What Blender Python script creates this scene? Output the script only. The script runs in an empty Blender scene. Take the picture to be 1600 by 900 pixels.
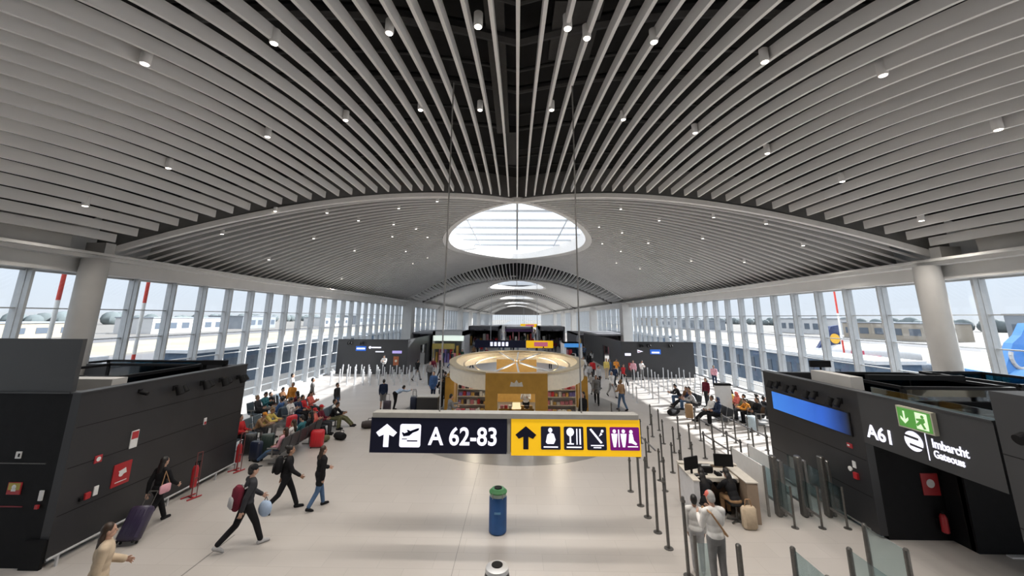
import bpy, math, random
from mathutils import Matrix, Vector
C = bpy.context.scene.collection
SC = bpy.context.scene
R = math.radians
rnd = random.Random(7)

# ------------------------------------------------------------------ camera
CAM_H = 5.3
cd = bpy.data.cameras.new('camera'); cam = bpy.data.objects.new('camera', cd); C.objects.link(cam)
cd.sensor_width = 36.0; cd.lens = 605 / 1600 * 36; cd.shift_y = -83 / 1600; cd.clip_end = 3000; cd.clip_start = 0.05
ct, st = math.cos(R(12.0)), math.sin(R(12.0))
r0, f0, u0 = Vector((1, 0, 0)), Vector((0, ct, st)), Vector((0, -st, ct))
cr, sr = math.cos(R(0.4)), math.sin(R(0.4))
r1 = r0 * cr + u0 * sr; u1 = u0 * cr - r0 * sr
RZ = Matrix.Rotation(R(0.77), 3, 'Z')
r1, f1, u1 = RZ @ r1, RZ @ f0, RZ @ u1
m = Matrix((r1, u1, -f1)).transposed().to_4x4(); m.translation = (0, 0, CAM_H)
cam.matrix_world = m
SC.camera = cam

# ------------------------------------------------------------------ sky, sun, exposure
SC.view_settings.view_transform = 'Standard'; SC.view_settings.look = 'None'
SC.view_settings.exposure = 0.14; SC.view_settings.gamma = 1.0
SC.view_settings.use_curve_mapping = False
w = bpy.data.worlds.new('sky'); SC.world = w; w.use_nodes = True
nt = w.node_tree; nt.nodes.clear()
tc = nt.nodes.new('ShaderNodeTexCoord'); sx = nt.nodes.new('ShaderNodeSeparateXYZ')
rp = nt.nodes.new('ShaderNodeValToRGB'); bg = nt.nodes.new('ShaderNodeBackground'); wo = nt.nodes.new('ShaderNodeOutputWorld')
nt.links.new(tc.outputs['Generated'], sx.inputs[0]); nt.links.new(sx.outputs['Z'], rp.inputs[0])
rp.color_ramp.elements[0].position = 0.0; rp.color_ramp.elements[0].color = (0.26, 0.27, 0.28, 1)
rp.color_ramp.elements[1].position = 1.0; rp.color_ramp.elements[1].color = (0.93, 0.96, 1.0, 1)
for p, c in ((0.005, (0.265, 0.28, 0.30, 1)), (0.08, (0.27, 0.295, 0.325, 1)), (0.35, (0.50, 0.53, 0.56, 1))):
    e = rp.color_ramp.elements.new(p); e.color = c
nt.links.new(rp.outputs[0], bg.inputs[0]); bg.inputs[1].default_value = 3.0
nt.links.new(bg.outputs[0], wo.inputs[0])
sd = bpy.data.lights.new('sun', 'SUN'); so = bpy.data.objects.new('sun', sd); C.objects.link(so)
sd.energy = 13.0; sd.angle = R(0.8); sd.color = (1.0, 0.97, 0.93)
so.rotation_euler = (-Vector((0.80, 0.28, 0.58))).to_track_quat('-Z', 'Y').to_euler(); so.location = (60, 40, 60)
LAMP_W = 260.0

# ------------------------------------------------------------------ materials
MATS = {}
def mat(name, col, rough=0.6, metal=0.0, noise=0.06, scale=6.0, spec=0.5):
    if name in MATS: return MATS[name]
    mt = bpy.data.materials.new(name); mt.use_nodes = True; n = mt.node_tree.nodes; l = mt.node_tree.links
    b = n['Principled BSDF']; b.inputs['Roughness'].default_value = rough; b.inputs['Metallic'].default_value = metal
    b.inputs['Specular IOR Level'].default_value = spec
    if noise:
        t = n.new('ShaderNodeTexCoord'); nz = n.new('ShaderNodeTexNoise'); nz.inputs['Scale'].default_value = scale
        cr_ = n.new('ShaderNodeValToRGB')
        cr_.color_ramp.elements[0].position = 0.3; cr_.color_ramp.elements[1].position = 0.7
        cr_.color_ramp.elements[0].color = tuple(max(0, c * (1 - noise)) for c in col[:3]) + (1,)
        cr_.color_ramp.elements[1].color = tuple(min(1, c * (1 + noise)) for c in col[:3]) + (1,)
        l.new(t.outputs['Object'], nz.inputs['Vector']); l.new(nz.outputs['Fac'], cr_.inputs[0]); l.new(cr_.outputs[0], b.inputs['Base Color'])
    else:
        b.inputs['Base Color'].default_value = tuple(col[:3]) + (1,)
    MATS[name] = mt
    return mt
def emit(name, col, s=1.0):
    if name in MATS: return MATS[name]
    mt = bpy.data.materials.new(name); mt.use_nodes = True; n = mt.node_tree.nodes
    b = n['Principled BSDF']; b.inputs['Base Color'].default_value = tuple(col) + (1,)
    b.inputs['Emission Color'].default_value = tuple(col) + (1,); b.inputs['Emission Strength'].default_value = s
    b.inputs['Roughness'].default_value = 0.5; b.inputs['Specular IOR Level'].default_value = 0.25
    MATS[name] = mt
    return mt
def glassmat(name, tint, refl=0.07, rough=0.02):
    mt = bpy.data.materials.new(name); mt.use_nodes = True; n = mt.node_tree.nodes; l = mt.node_tree.links
    n.clear(); o = n.new('ShaderNodeOutputMaterial'); mx = n.new('ShaderNodeMixShader'); t = n.new('ShaderNodeBsdfTransparent'); g = n.new('ShaderNodeBsdfGlossy')
    t.inputs[0].default_value = tuple(tint) + (1,); g.inputs['Roughness'].default_value = rough
    mx.inputs[0].default_value = refl
    l.new(t.outputs[0], mx.inputs[1]); l.new(g.outputs[0], mx.inputs[2]); l.new(mx.outputs[0], o.inputs[0])
    MATS[name] = mt
    return mt
SLAT = mat('slat_white_paint', (0.80, 0.785, 0.775), 0.55, noise=0.03, scale=0.6)
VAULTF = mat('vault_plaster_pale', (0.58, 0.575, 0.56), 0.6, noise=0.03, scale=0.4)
VAULT = mat('vault_shade_grey', (0.19, 0.188, 0.185), 0.6, noise=0.03, scale=0.4)  # shell colour darkened to stand for the shade between the fine slats
DECK = mat('roof_void_black', (0.006, 0.006, 0.007), 0.9, noise=0.3, scale=1.0)
DUCT = mat('duct_dark_metal', (0.022, 0.022, 0.024), 0.6, noise=0.2)
RIM = mat('rim_white', (0.82, 0.80, 0.78), 0.5, noise=0.03)
FASC = mat('fascia_grey', (0.20, 0.195, 0.19), 0.6, noise=0.05)
BEAM = mat('beam_white', (0.68, 0.67, 0.655), 0.5, noise=0.04, scale=1.0)
MULL = mat('mullion_light_grey', (0.50, 0.52, 0.54), 0.4, 0.2, noise=0.04)
COLM = mat('column_grey', (0.50, 0.49, 0.475), 0.55, noise=0.05, scale=1.5)
GLASS = glassmat('facade_glass', (0.95, 0.972, 0.99), 0.035)
ROOFGLASS = glassmat('skylight_glass', (0.97, 0.985, 1.0), 0.03)
BARGLASS = glassmat('barrier_glass', (0.74, 0.84, 0.86), 0.14, 0.03)
TEAL = glassmat('teal_glass', (0.10, 0.24, 0.30), 0.12, 0.05)
BLK = mat('black_cladding', (0.024, 0.024, 0.027), 0.42, noise=0.12, scale=0.8)
BLK2 = mat('black_matt', (0.007, 0.007, 0.008), 0.65, noise=0.15, spec=0.2)
DGR = mat('dark_grey_cladding', (0.045, 0.046, 0.05), 0.45, noise=0.08, scale=0.7)
STEEL = mat('brushed_steel', (0.30, 0.29, 0.28), 0.35, 0.85, noise=0.1, scale=30)
DSTEEL = mat('dark_steel', (0.14, 0.135, 0.128), 0.4, 0.7, noise=0.12, scale=20)
WSTEEL = mat('pale_steel', (0.55, 0.56, 0.58), 0.4, 0.4, noise=0.06)
WHITE = mat('white_plastic', (0.72, 0.72, 0.72), 0.45, noise=0.03)
RED = mat('red_paint', (0.40, 0.022, 0.028), 0.4, noise=0.06)
GOLD = mat('gold_panel', (0.36, 0.20, 0.035), 0.38, 0.35, noise=0.10, scale=3)
CREAM = mat('cream_fascia', (0.80, 0.72, 0.58), 0.4, noise=0.04)
NAVY = emit('navy_sign', (0.004, 0.005, 0.016), 0.3)
YEL = emit('yellow_sign', (0.80, 0.46, 0.012), 0.55)
PURP = emit('purple_sign', (0.16, 0.006, 0.16), 0.45)
LUMW = emit('lit_white', (0.86, 0.86, 1.0), 0.75)
LUMG = emit('exit_green', (0.09, 0.30, 0.06), 0.4)
LAMPE = emit('lamp_disc', (1.0, 0.90, 0.78), 9.0)
LAMPF = emit('lamp_disc_far', (1.0, 0.92, 0.80), 5.0)
SIGNG = mat('sign_frame_grey', (0.33, 0.325, 0.31), 0.5, noise=0.04)

# floor: pale large tiles
def floor_mat():
    mt = bpy.data.materials.new('floor_tiles'); mt.use_nodes = True; n = mt.node_tree.nodes; l = mt.node_tree.links
    b = n['Principled BSDF']; t = n.new('ShaderNodeTexCoord'); br = n.new('ShaderNodeTexBrick')
    br.inputs['Scale'].default_value = 1.0; br.inputs['Brick Width'].default_value = 1.2; br.inputs['Row Height'].default_value = 0.6
    br.inputs['Mortar Size'].default_value = 0.004; br.offset = 0.5
    br.inputs['Color1'].default_value = (0.50, 0.468, 0.444, 1); br.inputs['Color2'].default_value = (0.475, 0.444, 0.42, 1); br.inputs['Mortar'].default_value = (0.38, 0.355, 0.335, 1)
    nz = n.new('ShaderNodeTexNoise'); nz.inputs['Scale'].default_value = 0.5
    mx = n.new('ShaderNodeMixRGB'); mx.blend_type = 'MULTIPLY'; mx.inputs[0].default_value = 0.18
    l.new(t.outputs['Object'], br.inputs['Vector']); l.new(t.outputs['Object'], nz.inputs['Vector'])
    l.new(br.outputs['Color'], mx.inputs[1]); l.new(nz.outputs['Fac'], mx.inputs[2]); l.new(mx.outputs[0], b.inputs['Base Color'])
    b.inputs['Roughness'].default_value = 0.36; b.inputs['Specular IOR Level'].default_value = 0.38
    return mt
FLOOR = floor_mat()

# ------------------------------------------------------------------ mesh builder
def T(x=0, y=0, z=0, rx=0, ry=0, rz=0):
    return Matrix.Translation((x, y, z)) @ Matrix.Rotation(rz, 4, 'Z') @ Matrix.Rotation(ry, 4, 'Y') @ Matrix.Rotation(rx, 4, 'X')
def facing(o, d):
    """a frame whose local x runs along the wall (viewer's right), y up, z out of the wall; d = 'cam','right','left'"""
    ax = {'cam': ((1, 0, 0), (0, 0, 1), (0, -1, 0)), 'right': ((0, -1, 0), (0, 0, 1), (-1, 0, 0)), 'left': ((0, 1, 0), (0, 0, 1), (1, 0, 0))}[d]
    mm = Matrix(ax).transposed().to_4x4(); mm.translation = o
    return mm
class MB:
    def __init__(s): s.v = []; s.f = []
    def add(s, vs, fs, M=None):
        k = len(s.v)
        for p in vs:
            p = Vector(p); s.v.append(tuple(M @ p) if M else tuple(p))
        for f in fs: s.f.append(tuple(i + k for i in f))
        return s
    def box(s, c, d, M=None, bev=0.0):
        x, y, z = c; a, b, h = d[0] / 2, d[1] / 2, d[2] / 2
        if bev:
            e = min(bev, a * .9, b * .9)
            ring = [(-a + e, -b), (a - e, -b), (a, -b + e), (a, b - e), (a - e, b), (-a + e, b), (-a, b - e), (-a, -b + e)]
            t = min(bev, h * .9); q = 1 - e / a * 0.7; q2 = 1 - e / b * 0.7
            vs = [(x + p * q, y + r_ * q2, z - h) for p, r_ in ring] + [(x + p, y + r_, z - h + t) for p, r_ in ring] + [(x + p, y + r_, z + h - t) for p, r_ in ring] + [(x + p * q, y + r_ * q2, z + h) for p, r_ in ring]
            fs = [tuple(range(7, -1, -1)), tuple(range(24, 32))]
            for l_ in range(3):
                for i in range(8):
                    j = (i + 1) % 8; fs.append((l_ * 8 + i, l_ * 8 + j, l_ * 8 + 8 + j, l_ * 8 + 8 + i))
            return s.add(vs, fs, M)
        vs = [(x - a, y - b, z - h), (x + a, y - b, z - h), (x + a, y + b, z - h), (x - a, y + b, z - h), (x - a, y - b, z + h), (x + a, y - b, z + h), (x + a, y + b, z + h), (x - a, y + b, z + h)]
        return s.add(vs, [(3, 2, 1, 0), (4, 5, 6, 7), (0, 1, 5, 4), (1, 2, 6, 5), (2, 3, 7, 6), (3, 0, 4, 7)], M)
    def b2(s, p, q, M=None):
        return s.box([(p[i] + q[i]) / 2 for i in range(3)], [abs(q[i] - p[i]) for i in range(3)], M)
    def tube(s, p, q, r, r2=None, n=12, M=None):
        p, q = Vector(p), Vector(q); r2 = r if r2 is None else r2
        d = (q - p).normalized(); a = d.orthogonal().normalized(); b = d.cross(a)
        vs = []
        for o, rr in ((p, r), (q, r2)):
            for i in range(n):
                t = 2 * math.pi * i / n; vs.append(o + (a * math.cos(t) + b * math.sin(t)) * rr)
        fs = [(i, (i + 1) % n, n + (i + 1) % n, n + i) for i in range(n)] + [tuple(range(n - 1, -1, -1)), tuple(range(n, 2 * n))]
        return s.add(vs, fs, M)
    def lathe(s, prof, n=24, M=None, sx=1, sy=1):
        vs = []; fs = []
        for r, z in prof:
            for i in range(n):
                t = 2 * math.pi * i / n; vs.append((r * sx * math.cos(t), r * sy * math.sin(t), z))
        for k in range(len(prof) - 1):
            for i in range(n):
                j = (i + 1) % n; fs.append((k * n + i, k * n + j, k * n + n + j, k * n + n + i))
        fs.append(tuple(range(n - 1, -1, -1))); e = (len(prof) - 1) * n; fs.append(tuple(range(e, e + n)))
        return s.add(vs, fs, M)
    def ell(s, c, r, M=None, n=12, k=8):
        vs = [(c[0], c[1], c[2] - r[2])]; fs = []
        for i in range(1, k):
            ph = math.pi * i / k - math.pi / 2
            for j in range(n):
                t = 2 * math.pi * j / n; vs.append((c[0] + r[0] * math.cos(ph) * math.cos(t), c[1] + r[1] * math.cos(ph) * math.sin(t), c[2] + r[2] * math.sin(ph)))
        vs.append((c[0], c[1], c[2] + r[2])); e = len(vs) - 1
        for j in range(n):
            q = (j + 1) % n; fs.append((0, 1 + q, 1 + j)); fs.append((e, e - n + j, e - n + q))
            for i in range(k - 2): a = 1 + i * n; fs.append((a + j, a + q, a + n + q, a + n + j))
        return s.add(vs, fs, M)
    def prism(s, poly, z0, z1, M=None):
        ar = sum(poly[i][0] * poly[(i + 1) % len(poly)][1] - poly[(i + 1) % len(poly)][0] * poly[i][1] for i in range(len(poly)))
        if ar < 0: poly = poly[::-1]
        n = len(poly); vs = [(x, y, z0) for x, y in poly] + [(x, y, z1) for x, y in poly]
        fs = [tuple(range(n - 1, -1, -1)), tuple(range(n, 2 * n))] + [(i, (i + 1) % n, n + (i + 1) % n, n + i) for i in range(n)]
        return s.add(vs, fs, M)
    def ribbon(s, pts, wd, h, up=True):
        """a bar following pts: width wd in x/y normal to path, height h upward from pts"""
        vs = []; fs = []
        n = len(pts)
        for i, p in enumerate(pts):
            p = Vector(p); a = Vector(pts[max(0, i - 1)]); b = Vector(pts[min(n - 1, i + 1)])
            d = (b - a); d.z = 0; d.normalize(); nn = Vector((-d.y, d.x, 0)) * (wd / 2)
            vs += [p - nn, p + nn, p + nn + Vector((0, 0, h)), p - nn + Vector((0, 0, h))]
        for i in range(n - 1):
            k = 4 * i
            for j in range(4): fs.append((k + j, k + (j + 1) % 4, k + 4 + (j + 1) % 4, k + 4 + j))
        fs += [(3, 2, 1, 0), (4 * n - 4, 4 * n - 3, 4 * n - 2, 4 * n - 1)]
        return s.add(vs, fs)
    def grid(s, rows):
        n = len(rows[0]); vs = [p for r_ in rows for p in r_]
        return s.add(vs, [(i * n + j, i * n + j + 1, (i + 1) * n + j + 1, (i + 1) * n + j) for i in range(len(rows) - 1) for j in range(n - 1)])
    def build(s, name, mt, parent=None, smooth=False):
        me = bpy.data.meshes.new(name); me.from_pydata(s.v, [], s.f); me.update()
        if smooth:
            for p in me.polygons: p.use_smooth = True
            me.set_sharp_from_angle(angle=R(38))
        me.materials.append(mt)
        return link(name, me, parent)
def link(name, data, parent=None, loc=None):
    o = bpy.data.objects.new(name, data); C.objects.link(o)
    if parent: o.parent = parent
    if loc: o.location = loc
    return o
def tag(o, label=None, cat=None, group=None, kind=None):
    if label: o['label'] = label
    if cat: o['category'] = cat
    if group: o['group'] = group
    if kind: o['kind'] = kind
    return o
def thing(name, label, cat, loc=(0, 0, 0), rz=0, group=None):
    o = link(name, None); o.location = loc; o.rotation_euler = (0, 0, rz)
    return tag(o, label, cat, group)
def struct(name, o=None):
    if o is None: o = link(name, None)
    o['kind'] = 'structure'
    return o
def copy_tree(o, parent=None):
    c = o.copy(); C.objects.link(c)
    if parent: c.parent = parent
    for ch in o.children: copy_tree(ch, c)
    return c
def text(name, s, size, mt, M, parent=None, ext=0.006, align='LEFT', sx=1.0):
    cu = bpy.data.curves.new(name, 'FONT'); cu.body = s; cu.size = size; cu.extrude = ext; cu.align_x = align
    cu.materials.append(mt); cu.offset = size * 0.02
    q = bpy.data.objects.new('tmp', cu); C.objects.link(q); dg = bpy.context.evaluated_depsgraph_get()
    me = bpy.data.meshes.new_from_object(q.evaluated_get(dg), depsgraph=dg); bpy.data.objects.remove(q)
    me.name = name; o = link(name, me, parent); o.matrix_local = M @ Matrix.Diagonal((sx, 1, 1, 1))
    return o
ORD = 'first second third fourth fifth sixth seventh eighth ninth tenth eleventh twelfth thirteenth fourteenth fifteenth sixteenth seventeenth eighteenth nineteenth twentieth'.split()
def lerp(a, b, t): return a + (b - a) * t
def interp(tab, x):
    for (a, va), (b, vb) in zip(tab, tab[1:]):
        if x <= b: return lerp(va, vb, (x - a) / (b - a))
    return tab[-1][1]

# ================================================================== STRUCTURE
fl = MB().b2((-18.2, -7.5, -0.3), (18.2, 300, 0)).build('floor', FLOOR); struct('floor', fl)
# dark oval stone inlay round the kiosk
ov = [(6.5 * math.cos(t * math.pi / 36), 24.0 + 8.45 * math.sin(t * math.pi / 36)) for t in range(72)]
INLAY = mat('inlay_grey', (0.20, 0.195, 0.19), 0.3, noise=0.06, scale=2)
struct('floor', MB().prism(ov, 0.001, 0.005).build('floor_inlay', INLAY))
struct('floor', MB().b2((-1.35, 9.0, 0.001), (-1.34, 15.7, 0.003)).b2((-6.95, 6.5, 0.001), (-6.92, 10.8, 0.003)).build('floor_seam', mat('seam', (0.2, 0.19, 0.18), 0.6)))

SIDE = 16.5
def Zr(x): return 12.95 - 0.0175 * x * x
def drop_c(x):
    t = min(1.0, max(0.0, (abs(x) - 3) / 6)); return 0.0011 * (0.56 + 0.44 * t * t * (3 - 2 * t))
def YF(x, o=0.0): return 24.3 + o - 0.54 * abs(x)
def YN(x, o=0.0): return 53.5 + o + 0.42 * abs(x)
def Zs(x, y):
    D = max(0.0, YF(x) - y); D = min(D, YF(x) - 2.5)
    D = min(D, 16.5 + 2.5 * math.tanh((D - 16.5) / 2.5)) if D > 16.5 else D
    return Zr(x) - drop_c(x) * D ** 2.75
ceil = struct('ceiling')
# near strip: one curved baffle after another, running along the hall
for k in range(-30, 31):
    x = 0.55 * k; y1 = YF(x); n = 26
    pts = [(x, lerp(y1, -5.0, (i / n) ** 1.1), 0) for i in range(n + 1)]
    MB().ribbon([(p[0], p[1], Zs(p[0], p[1])) for p in pts], 0.085, 0.33).build('slat', SLAT, ceil)
rows = []
for j in range(41):
    x = -18 + 0.9 * j; y1 = YF(x) + 0.3
    rows.append([(x, lerp(y1, -7.5, i / 24), Zs(x, lerp(y1, -7.5, i / 24)) + 1.5) for i in range(25)])
MB().grid(rows).build('roof_deck', DECK, ceil)
# ducts, trusses and pipes in the dark void
for y, z, r_ in ((20.8, 0.75, 0.05), (19.4, 0.8, 0.07), (18.2, 0.7, 0.04), (16.2, 0.9, 0.10), (14.4, 0.75, 0.05), (12.6, 0.9, 0.14), (11.0, 0.8, 0.06), (9.4, 0.95, 0.2), (7.6, 0.85, 0.08)):
    b = MB(); xs = [-8 + i for i in range(17)]
    for a, c in zip(xs, xs[1:]):
        b.tube((a, y - 0.3 * abs(a), Zs(a, y - 0.3 * abs(a)) + z), (c, y - 0.3 * abs(c), Zs(c, y - 0.3 * abs(c)) + z), r_, n=8)
    b.build('duct', DUCT, ceil)
MB().b2((-0.85, 7.0, Zs(0, 12) + 0.5), (-0.35, 15, Zs(0, 12) + 0.95)).b2((0.9, 8.0, Zs(0, 12) + 0.45), (2.1, 10.2, Zs(0, 12) + 1.0)).b2((-0.5, 16, Zs(0, 19) + 0.5), (0.0, 19.8, Zs(0, 19) + 0.75)).build('duct', DUCT, ceil)
def arc(fy, dz, o, x0=-17.2, x1=17.2, n=69):
    return [(lerp(x0, x1, i / (n - 1)), fy(lerp(x0, x1, i / (n - 1))) + o, Zr(lerp(x0, x1, i / (n - 1))) + dz) for i in range(n)]
NB = 5; PER = 56.0
SKY_W = [(24.85, 0.0), (24.9, 0.08), (24.96, 0.17), (25.6, 1.15), (27.2, 3.1), (30, 4.85), (33, 6.0), (36, 6.35), (39, 6.1), (42, 5.35), (45, 4.2), (47.5, 2.9), (49.3, 1.5), (50.3, 0.0)]
def in_sky(x, y, e=0.0): return 24.85 - e < y < 50.3 + e and abs(x) < interp(SKY_W, min(max(y, 24.86), 50.29)) + e
right_side = [(hw, y) for y, hw in SKY_W]
OUT = right_side + [(-hw, y) for hw, y in right_side[-2:0:-1]]
def smooth_closed(P, it=2):
    for _ in range(it):
        Q = []
        for i in range(len(P)):
            a, b = P[i], P[(i + 1) % len(P)]
            Q += [(0.75 * a[0] + 0.25 * b[0], 0.75 * a[1] + 0.25 * b[1]), (0.25 * a[0] + 0.75 * b[0], 0.25 * a[1] + 0.75 * b[1])]
        P = Q
    return P
OUT = smooth_closed(OUT, 2)
for bnum in range(NB):
    o = PER * bnum
    fy = (lambda x, o=o: YF(x, o)); ny = (lambda x, o=o: YN(x, o))
    bay = struct('ceiling')
    # fascia and white rim where strip and vault meet
    for ff, sg, nm in ((fy, 0.35, 'rim'), (ny, -0.35, 'rim')):
        a = arc(ff, -0.28, sg)
        MB().ribbon(a, 0.30, 0.24).build(nm, RIM, bay)
        top = [(p[0], p[1], 15.05 if bnum == 0 and sg > 0 else p[2] + 0.8) for p in arc(ff, 0, sg)]; bot = arc(ff, -0.1, sg)
        MB().grid([bot, top]).build('fascia', FASC, bay)
    # vault shell with the skylight hole
    cy = 37.0; rows = []
    for px, py in OUT:
        dx, dy = px, py - cy; t = 1.0
        while True:
            t += 0.02; X, Y = dx * t, cy + dy * t
            if abs(X) > 17.3 or Y < YF(X) + 0.35 or Y > YN(X) - 0.35: break
        row = []
        for i in range(9):
            q = lerp(1.0, t, i / 8); X, Y = dx * q, cy + dy * q
            row.append((X, Y + o, Zr(X) + 0.06))
        rows.append(row)
    rows.append(rows[0])
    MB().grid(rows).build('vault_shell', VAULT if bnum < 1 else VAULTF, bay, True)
    # closing strips in the two far corners the radial fan cannot reach
    # fine slats of this bay
    if bnum < 1:
        for sgn in (-1, 1):
            b = MB()
            for si in range(1, 64):
                s_ = (si / 64) * 0.99
                runs = [[]]
                for i in range(111):
                    x = sgn * lerp(17.1, 0.0, i / 110); y = lerp(YF(x) + 0.35, YN(x) - 0.35, s_)
                    if in_sky(x, y, 0.45): runs.append([])
                    else: runs[-1].append((x, y, Zr(x) - 0.22))
                for seg in runs:
                    if len(seg) > 2: b.ribbon(seg, 0.10, 0.085)
            b.build('fine_slats', SLAT, bay)
    # skylight: curb, lip, glass roof with bars
    sk = bay
    curb = [[(x, y + o, Zr(x) - 0.18) for x, y in OUT + OUT[:1]], [(x * 1.0, y + o, 13.4) for x, y in OUT + OUT[:1]]]
    MB().grid(curb).build('skylight_curb', RIM, sk, True)
    def off(P, e):
        q = []
        for i, (x, y) in enumerate(P):
            a, b = P[i - 1], P[(i + 1) % len(P)]; tx, ty = b[0] - a[0], b[1] - a[1]; L = math.hypot(tx, ty)
            q.append((x + ty / L * e, y - tx / L * e))
        return q
    O2 = off(OUT, 0.55)
    lip = [[(x, y + o, Zr(x) - 0.18) for x, y in OUT + OUT[:1]], [(x, y + o, Zr(x) - 0.22) for x, y in off(OUT, 0.2) + off(OUT, 0.2)[:1]], [(x, y + o, Zr(x) - 0.25) for x, y in O2 + O2[:1]], [(x, y + o, Zr(x) + 0.06) for x, y in O2 + O2[:1]]]
    MB().grid(lip).build('skylight_rim', RIM, sk, True)
    MB().prism([(x, y + o) for x, y in OUT], 13.45, 13.46).build('skylight_pane', ROOFGLASS, sk)
    b = MB()
    for i in range(7):
        y = 26.0 + 2.9 * i
        hw = interp(SKY_W, y)
        b.b2((-hw, y + o - 0.05, 13.26), (hw, y + o + 0.05, 13.42))
    b.b2((-0.07, 24.8 + o, 13.22), (0.07, 46 + o, 13.42))
    for a in (-4.2, 4.2): b.b2((a - 0.03, 30 + o, 13.28), (a + 0.03, 44 + o, 13.42))
    b.build('skylight_bars', WSTEEL, sk)
    # next strip: baffles again
    if bnum < NB - 1:
        b = MB()
        for k in range(-30, 31):
            x = 0.55 * k; ya, yb = YN(x, o), YF(x, o + PER)
            b.ribbon([(x, lerp(ya, yb, i / 6), Zr(x) - 0.9 * 4 * (i / 6) * (1 - i / 6) * (1 - abs(x) / 22)) for i in range(7)], 0.10, 0.42)
        b.build('strip_slats', SLAT, bay)
        xs = [-17.4 + 34.8 * j / 34 for j in range(35)]
        MB().grid([[(x, lerp(YN(x, o) - 0.3, YF(x, o + PER) + 0.3, i / 4), Zr(x) + 0.75) for i in range(5)] for x in xs]).build('roof_deck', DECK, bay)
# outer roof sheet over the vault corners, open only above the skylights
b = MB()
b.b2((-18.2, 24, 14.6), (-7.6, 300, 14.7)); b.b2((7.6, 24, 14.6), (18.2, 300, 14.7)); b.b2((-18.2, -7.6, 15.0), (18.2, 25.2, 15.1)); b.b2((-18.2, 24, 14.6), (-18.1, 25, 15.1)); b.b2((18.1, 24, 14.6), (18.2, 25, 15.1)); b.b2((-18.2, 24.9, 13.9), (18.2, 25.0, 15.1))
for bnum in range(NB): b.b2((-7.6, 58.5 + PER * bnum, 14.6), (7.6, 58.5 + 21.8 + PER * bnum, 14.7))
struct('ceiling', b.build('roof_sheet', FASC))
# side beams, bulkheads
for sgn, side in ((-1, 'left'), (1, 'right')):
    s = MB().b2((sgn * 16.45, 15.4, 7.42), (sgn * 17.9, 295, 7.62)).b2((sgn * 16.45, -7.5, 7.42), (sgn * 17.9, 15.4, 7.62))
    s.b2((sgn * 16.9, -7.5, 6.88), (sgn * 17.75, 295, 7.44)).b2((sgn * 17.6, -7.5, 7.4), (sgn * 18.1, 300, 14.7))
    s.b2((sgn * 16.3, -7.5, 7.56), (sgn * 16.5, 295, 7.66))
    struct('x', s.build('trim_1' if sgn < 0 else 'trim_2', BEAM))
    u = MB().b2((sgn * 16.9, 3, 7.65), (sgn * 17.5, 14.2, 8.5)).b2((sgn * 16.3, 9.3, 7.62), (sgn * 16.9, 10.1, 8.2)).b2((sgn * 16.4, 15.0, 7.62), (sgn * 17.2, 15.4, 8.1))
    struct('x', u.build('trim_3' if sgn < 0 else 'trim_4', COLM))
# columns
for sgn, y0, nm in ((-1, 14.85, 'left'), (1, 15.75, 'right')):
    c = struct('column', MB().lathe([(0.42, 0.0), (0.42, 6.9), (0.40, 7.42)], 32, T(sgn * 16.5, y0, 0)).build('column', COLM, None, True))
for sgn in (-1, 1):
    for y0 in (60.5, 86, 116, 142, 172):
        struct('column', MB().b2((sgn * 15.9, y0 - 0.9, 0), (sgn * 17.3, y0 + 0.9, 7.5)).build('column', BEAM))
# glazed facades, one window per bay
wn = 0
for sgn, off0 in ((-1, 17.5), (1, 18.85)):
    ys = [off0 + 1.98 * i for i in range(-12, 21)]
    ys += [ys[-1] + 4.0 * i for i in range(1, 58)]
    for ya, yb in zip(ys, ys[1:]):
        wn += 1; X = sgn * 17.5
        f = MB().b2((X - 0.13, ya - 0.06, 0.0), (X + 0.13, ya + 0.06, 6.9))
        f.b2((X - sgn * 0.32, ya - 0.045, 0), (X - sgn * 0.10, ya + 0.045, 6.9))
        step = yb - ya
        if step > 3:
            f.b2((X - 0.2, ya + 1.9, 0), (X + 0.13, ya + 2.1, 6.9))
        for z in (0.05, 0.62, 1.82, 3.05, 4.28, 5.5, 6.86):
            h = 0.10 if z in (0.05, 6.86) else 0.045
            f.b2((X - 0.06, ya, z - h / 2), (X + 0.06, yb, z + h / 2))
        o_ = struct('window', f.build('window_%d' % wn, MULL))
        MB().b2((X + sgn * 0.01, ya + 0.05, 0.05), (X + sgn * 0.03, yb - 0.05, 6.86)).build('pane', GLASS, o_)
# wall added unseen behind the camera to stop sky light; glazed far end
struct('wall', MB().b2((-18.2, -7.8, -0.3), (18.2, -7.5, 15)).build('wall_light_stop', COLM))
e = struct('wall', MB().b2((-18, 299.6, 7.0), (18, 300, 14.5)).build('wall_front', FASC))
g = MB()
for i in range(-12, 13): g.b2((i * 1.45 - 0.08, 299.4, 0), (i * 1.45 + 0.08, 299.6, 7))
wn += 1
o_ = struct('window', g.build('window_%d' % wn, MULL)); MB().b2((-18, 299.7, 0), (18, 299.72, 7)).build('pane', GLASS, o_)

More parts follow.
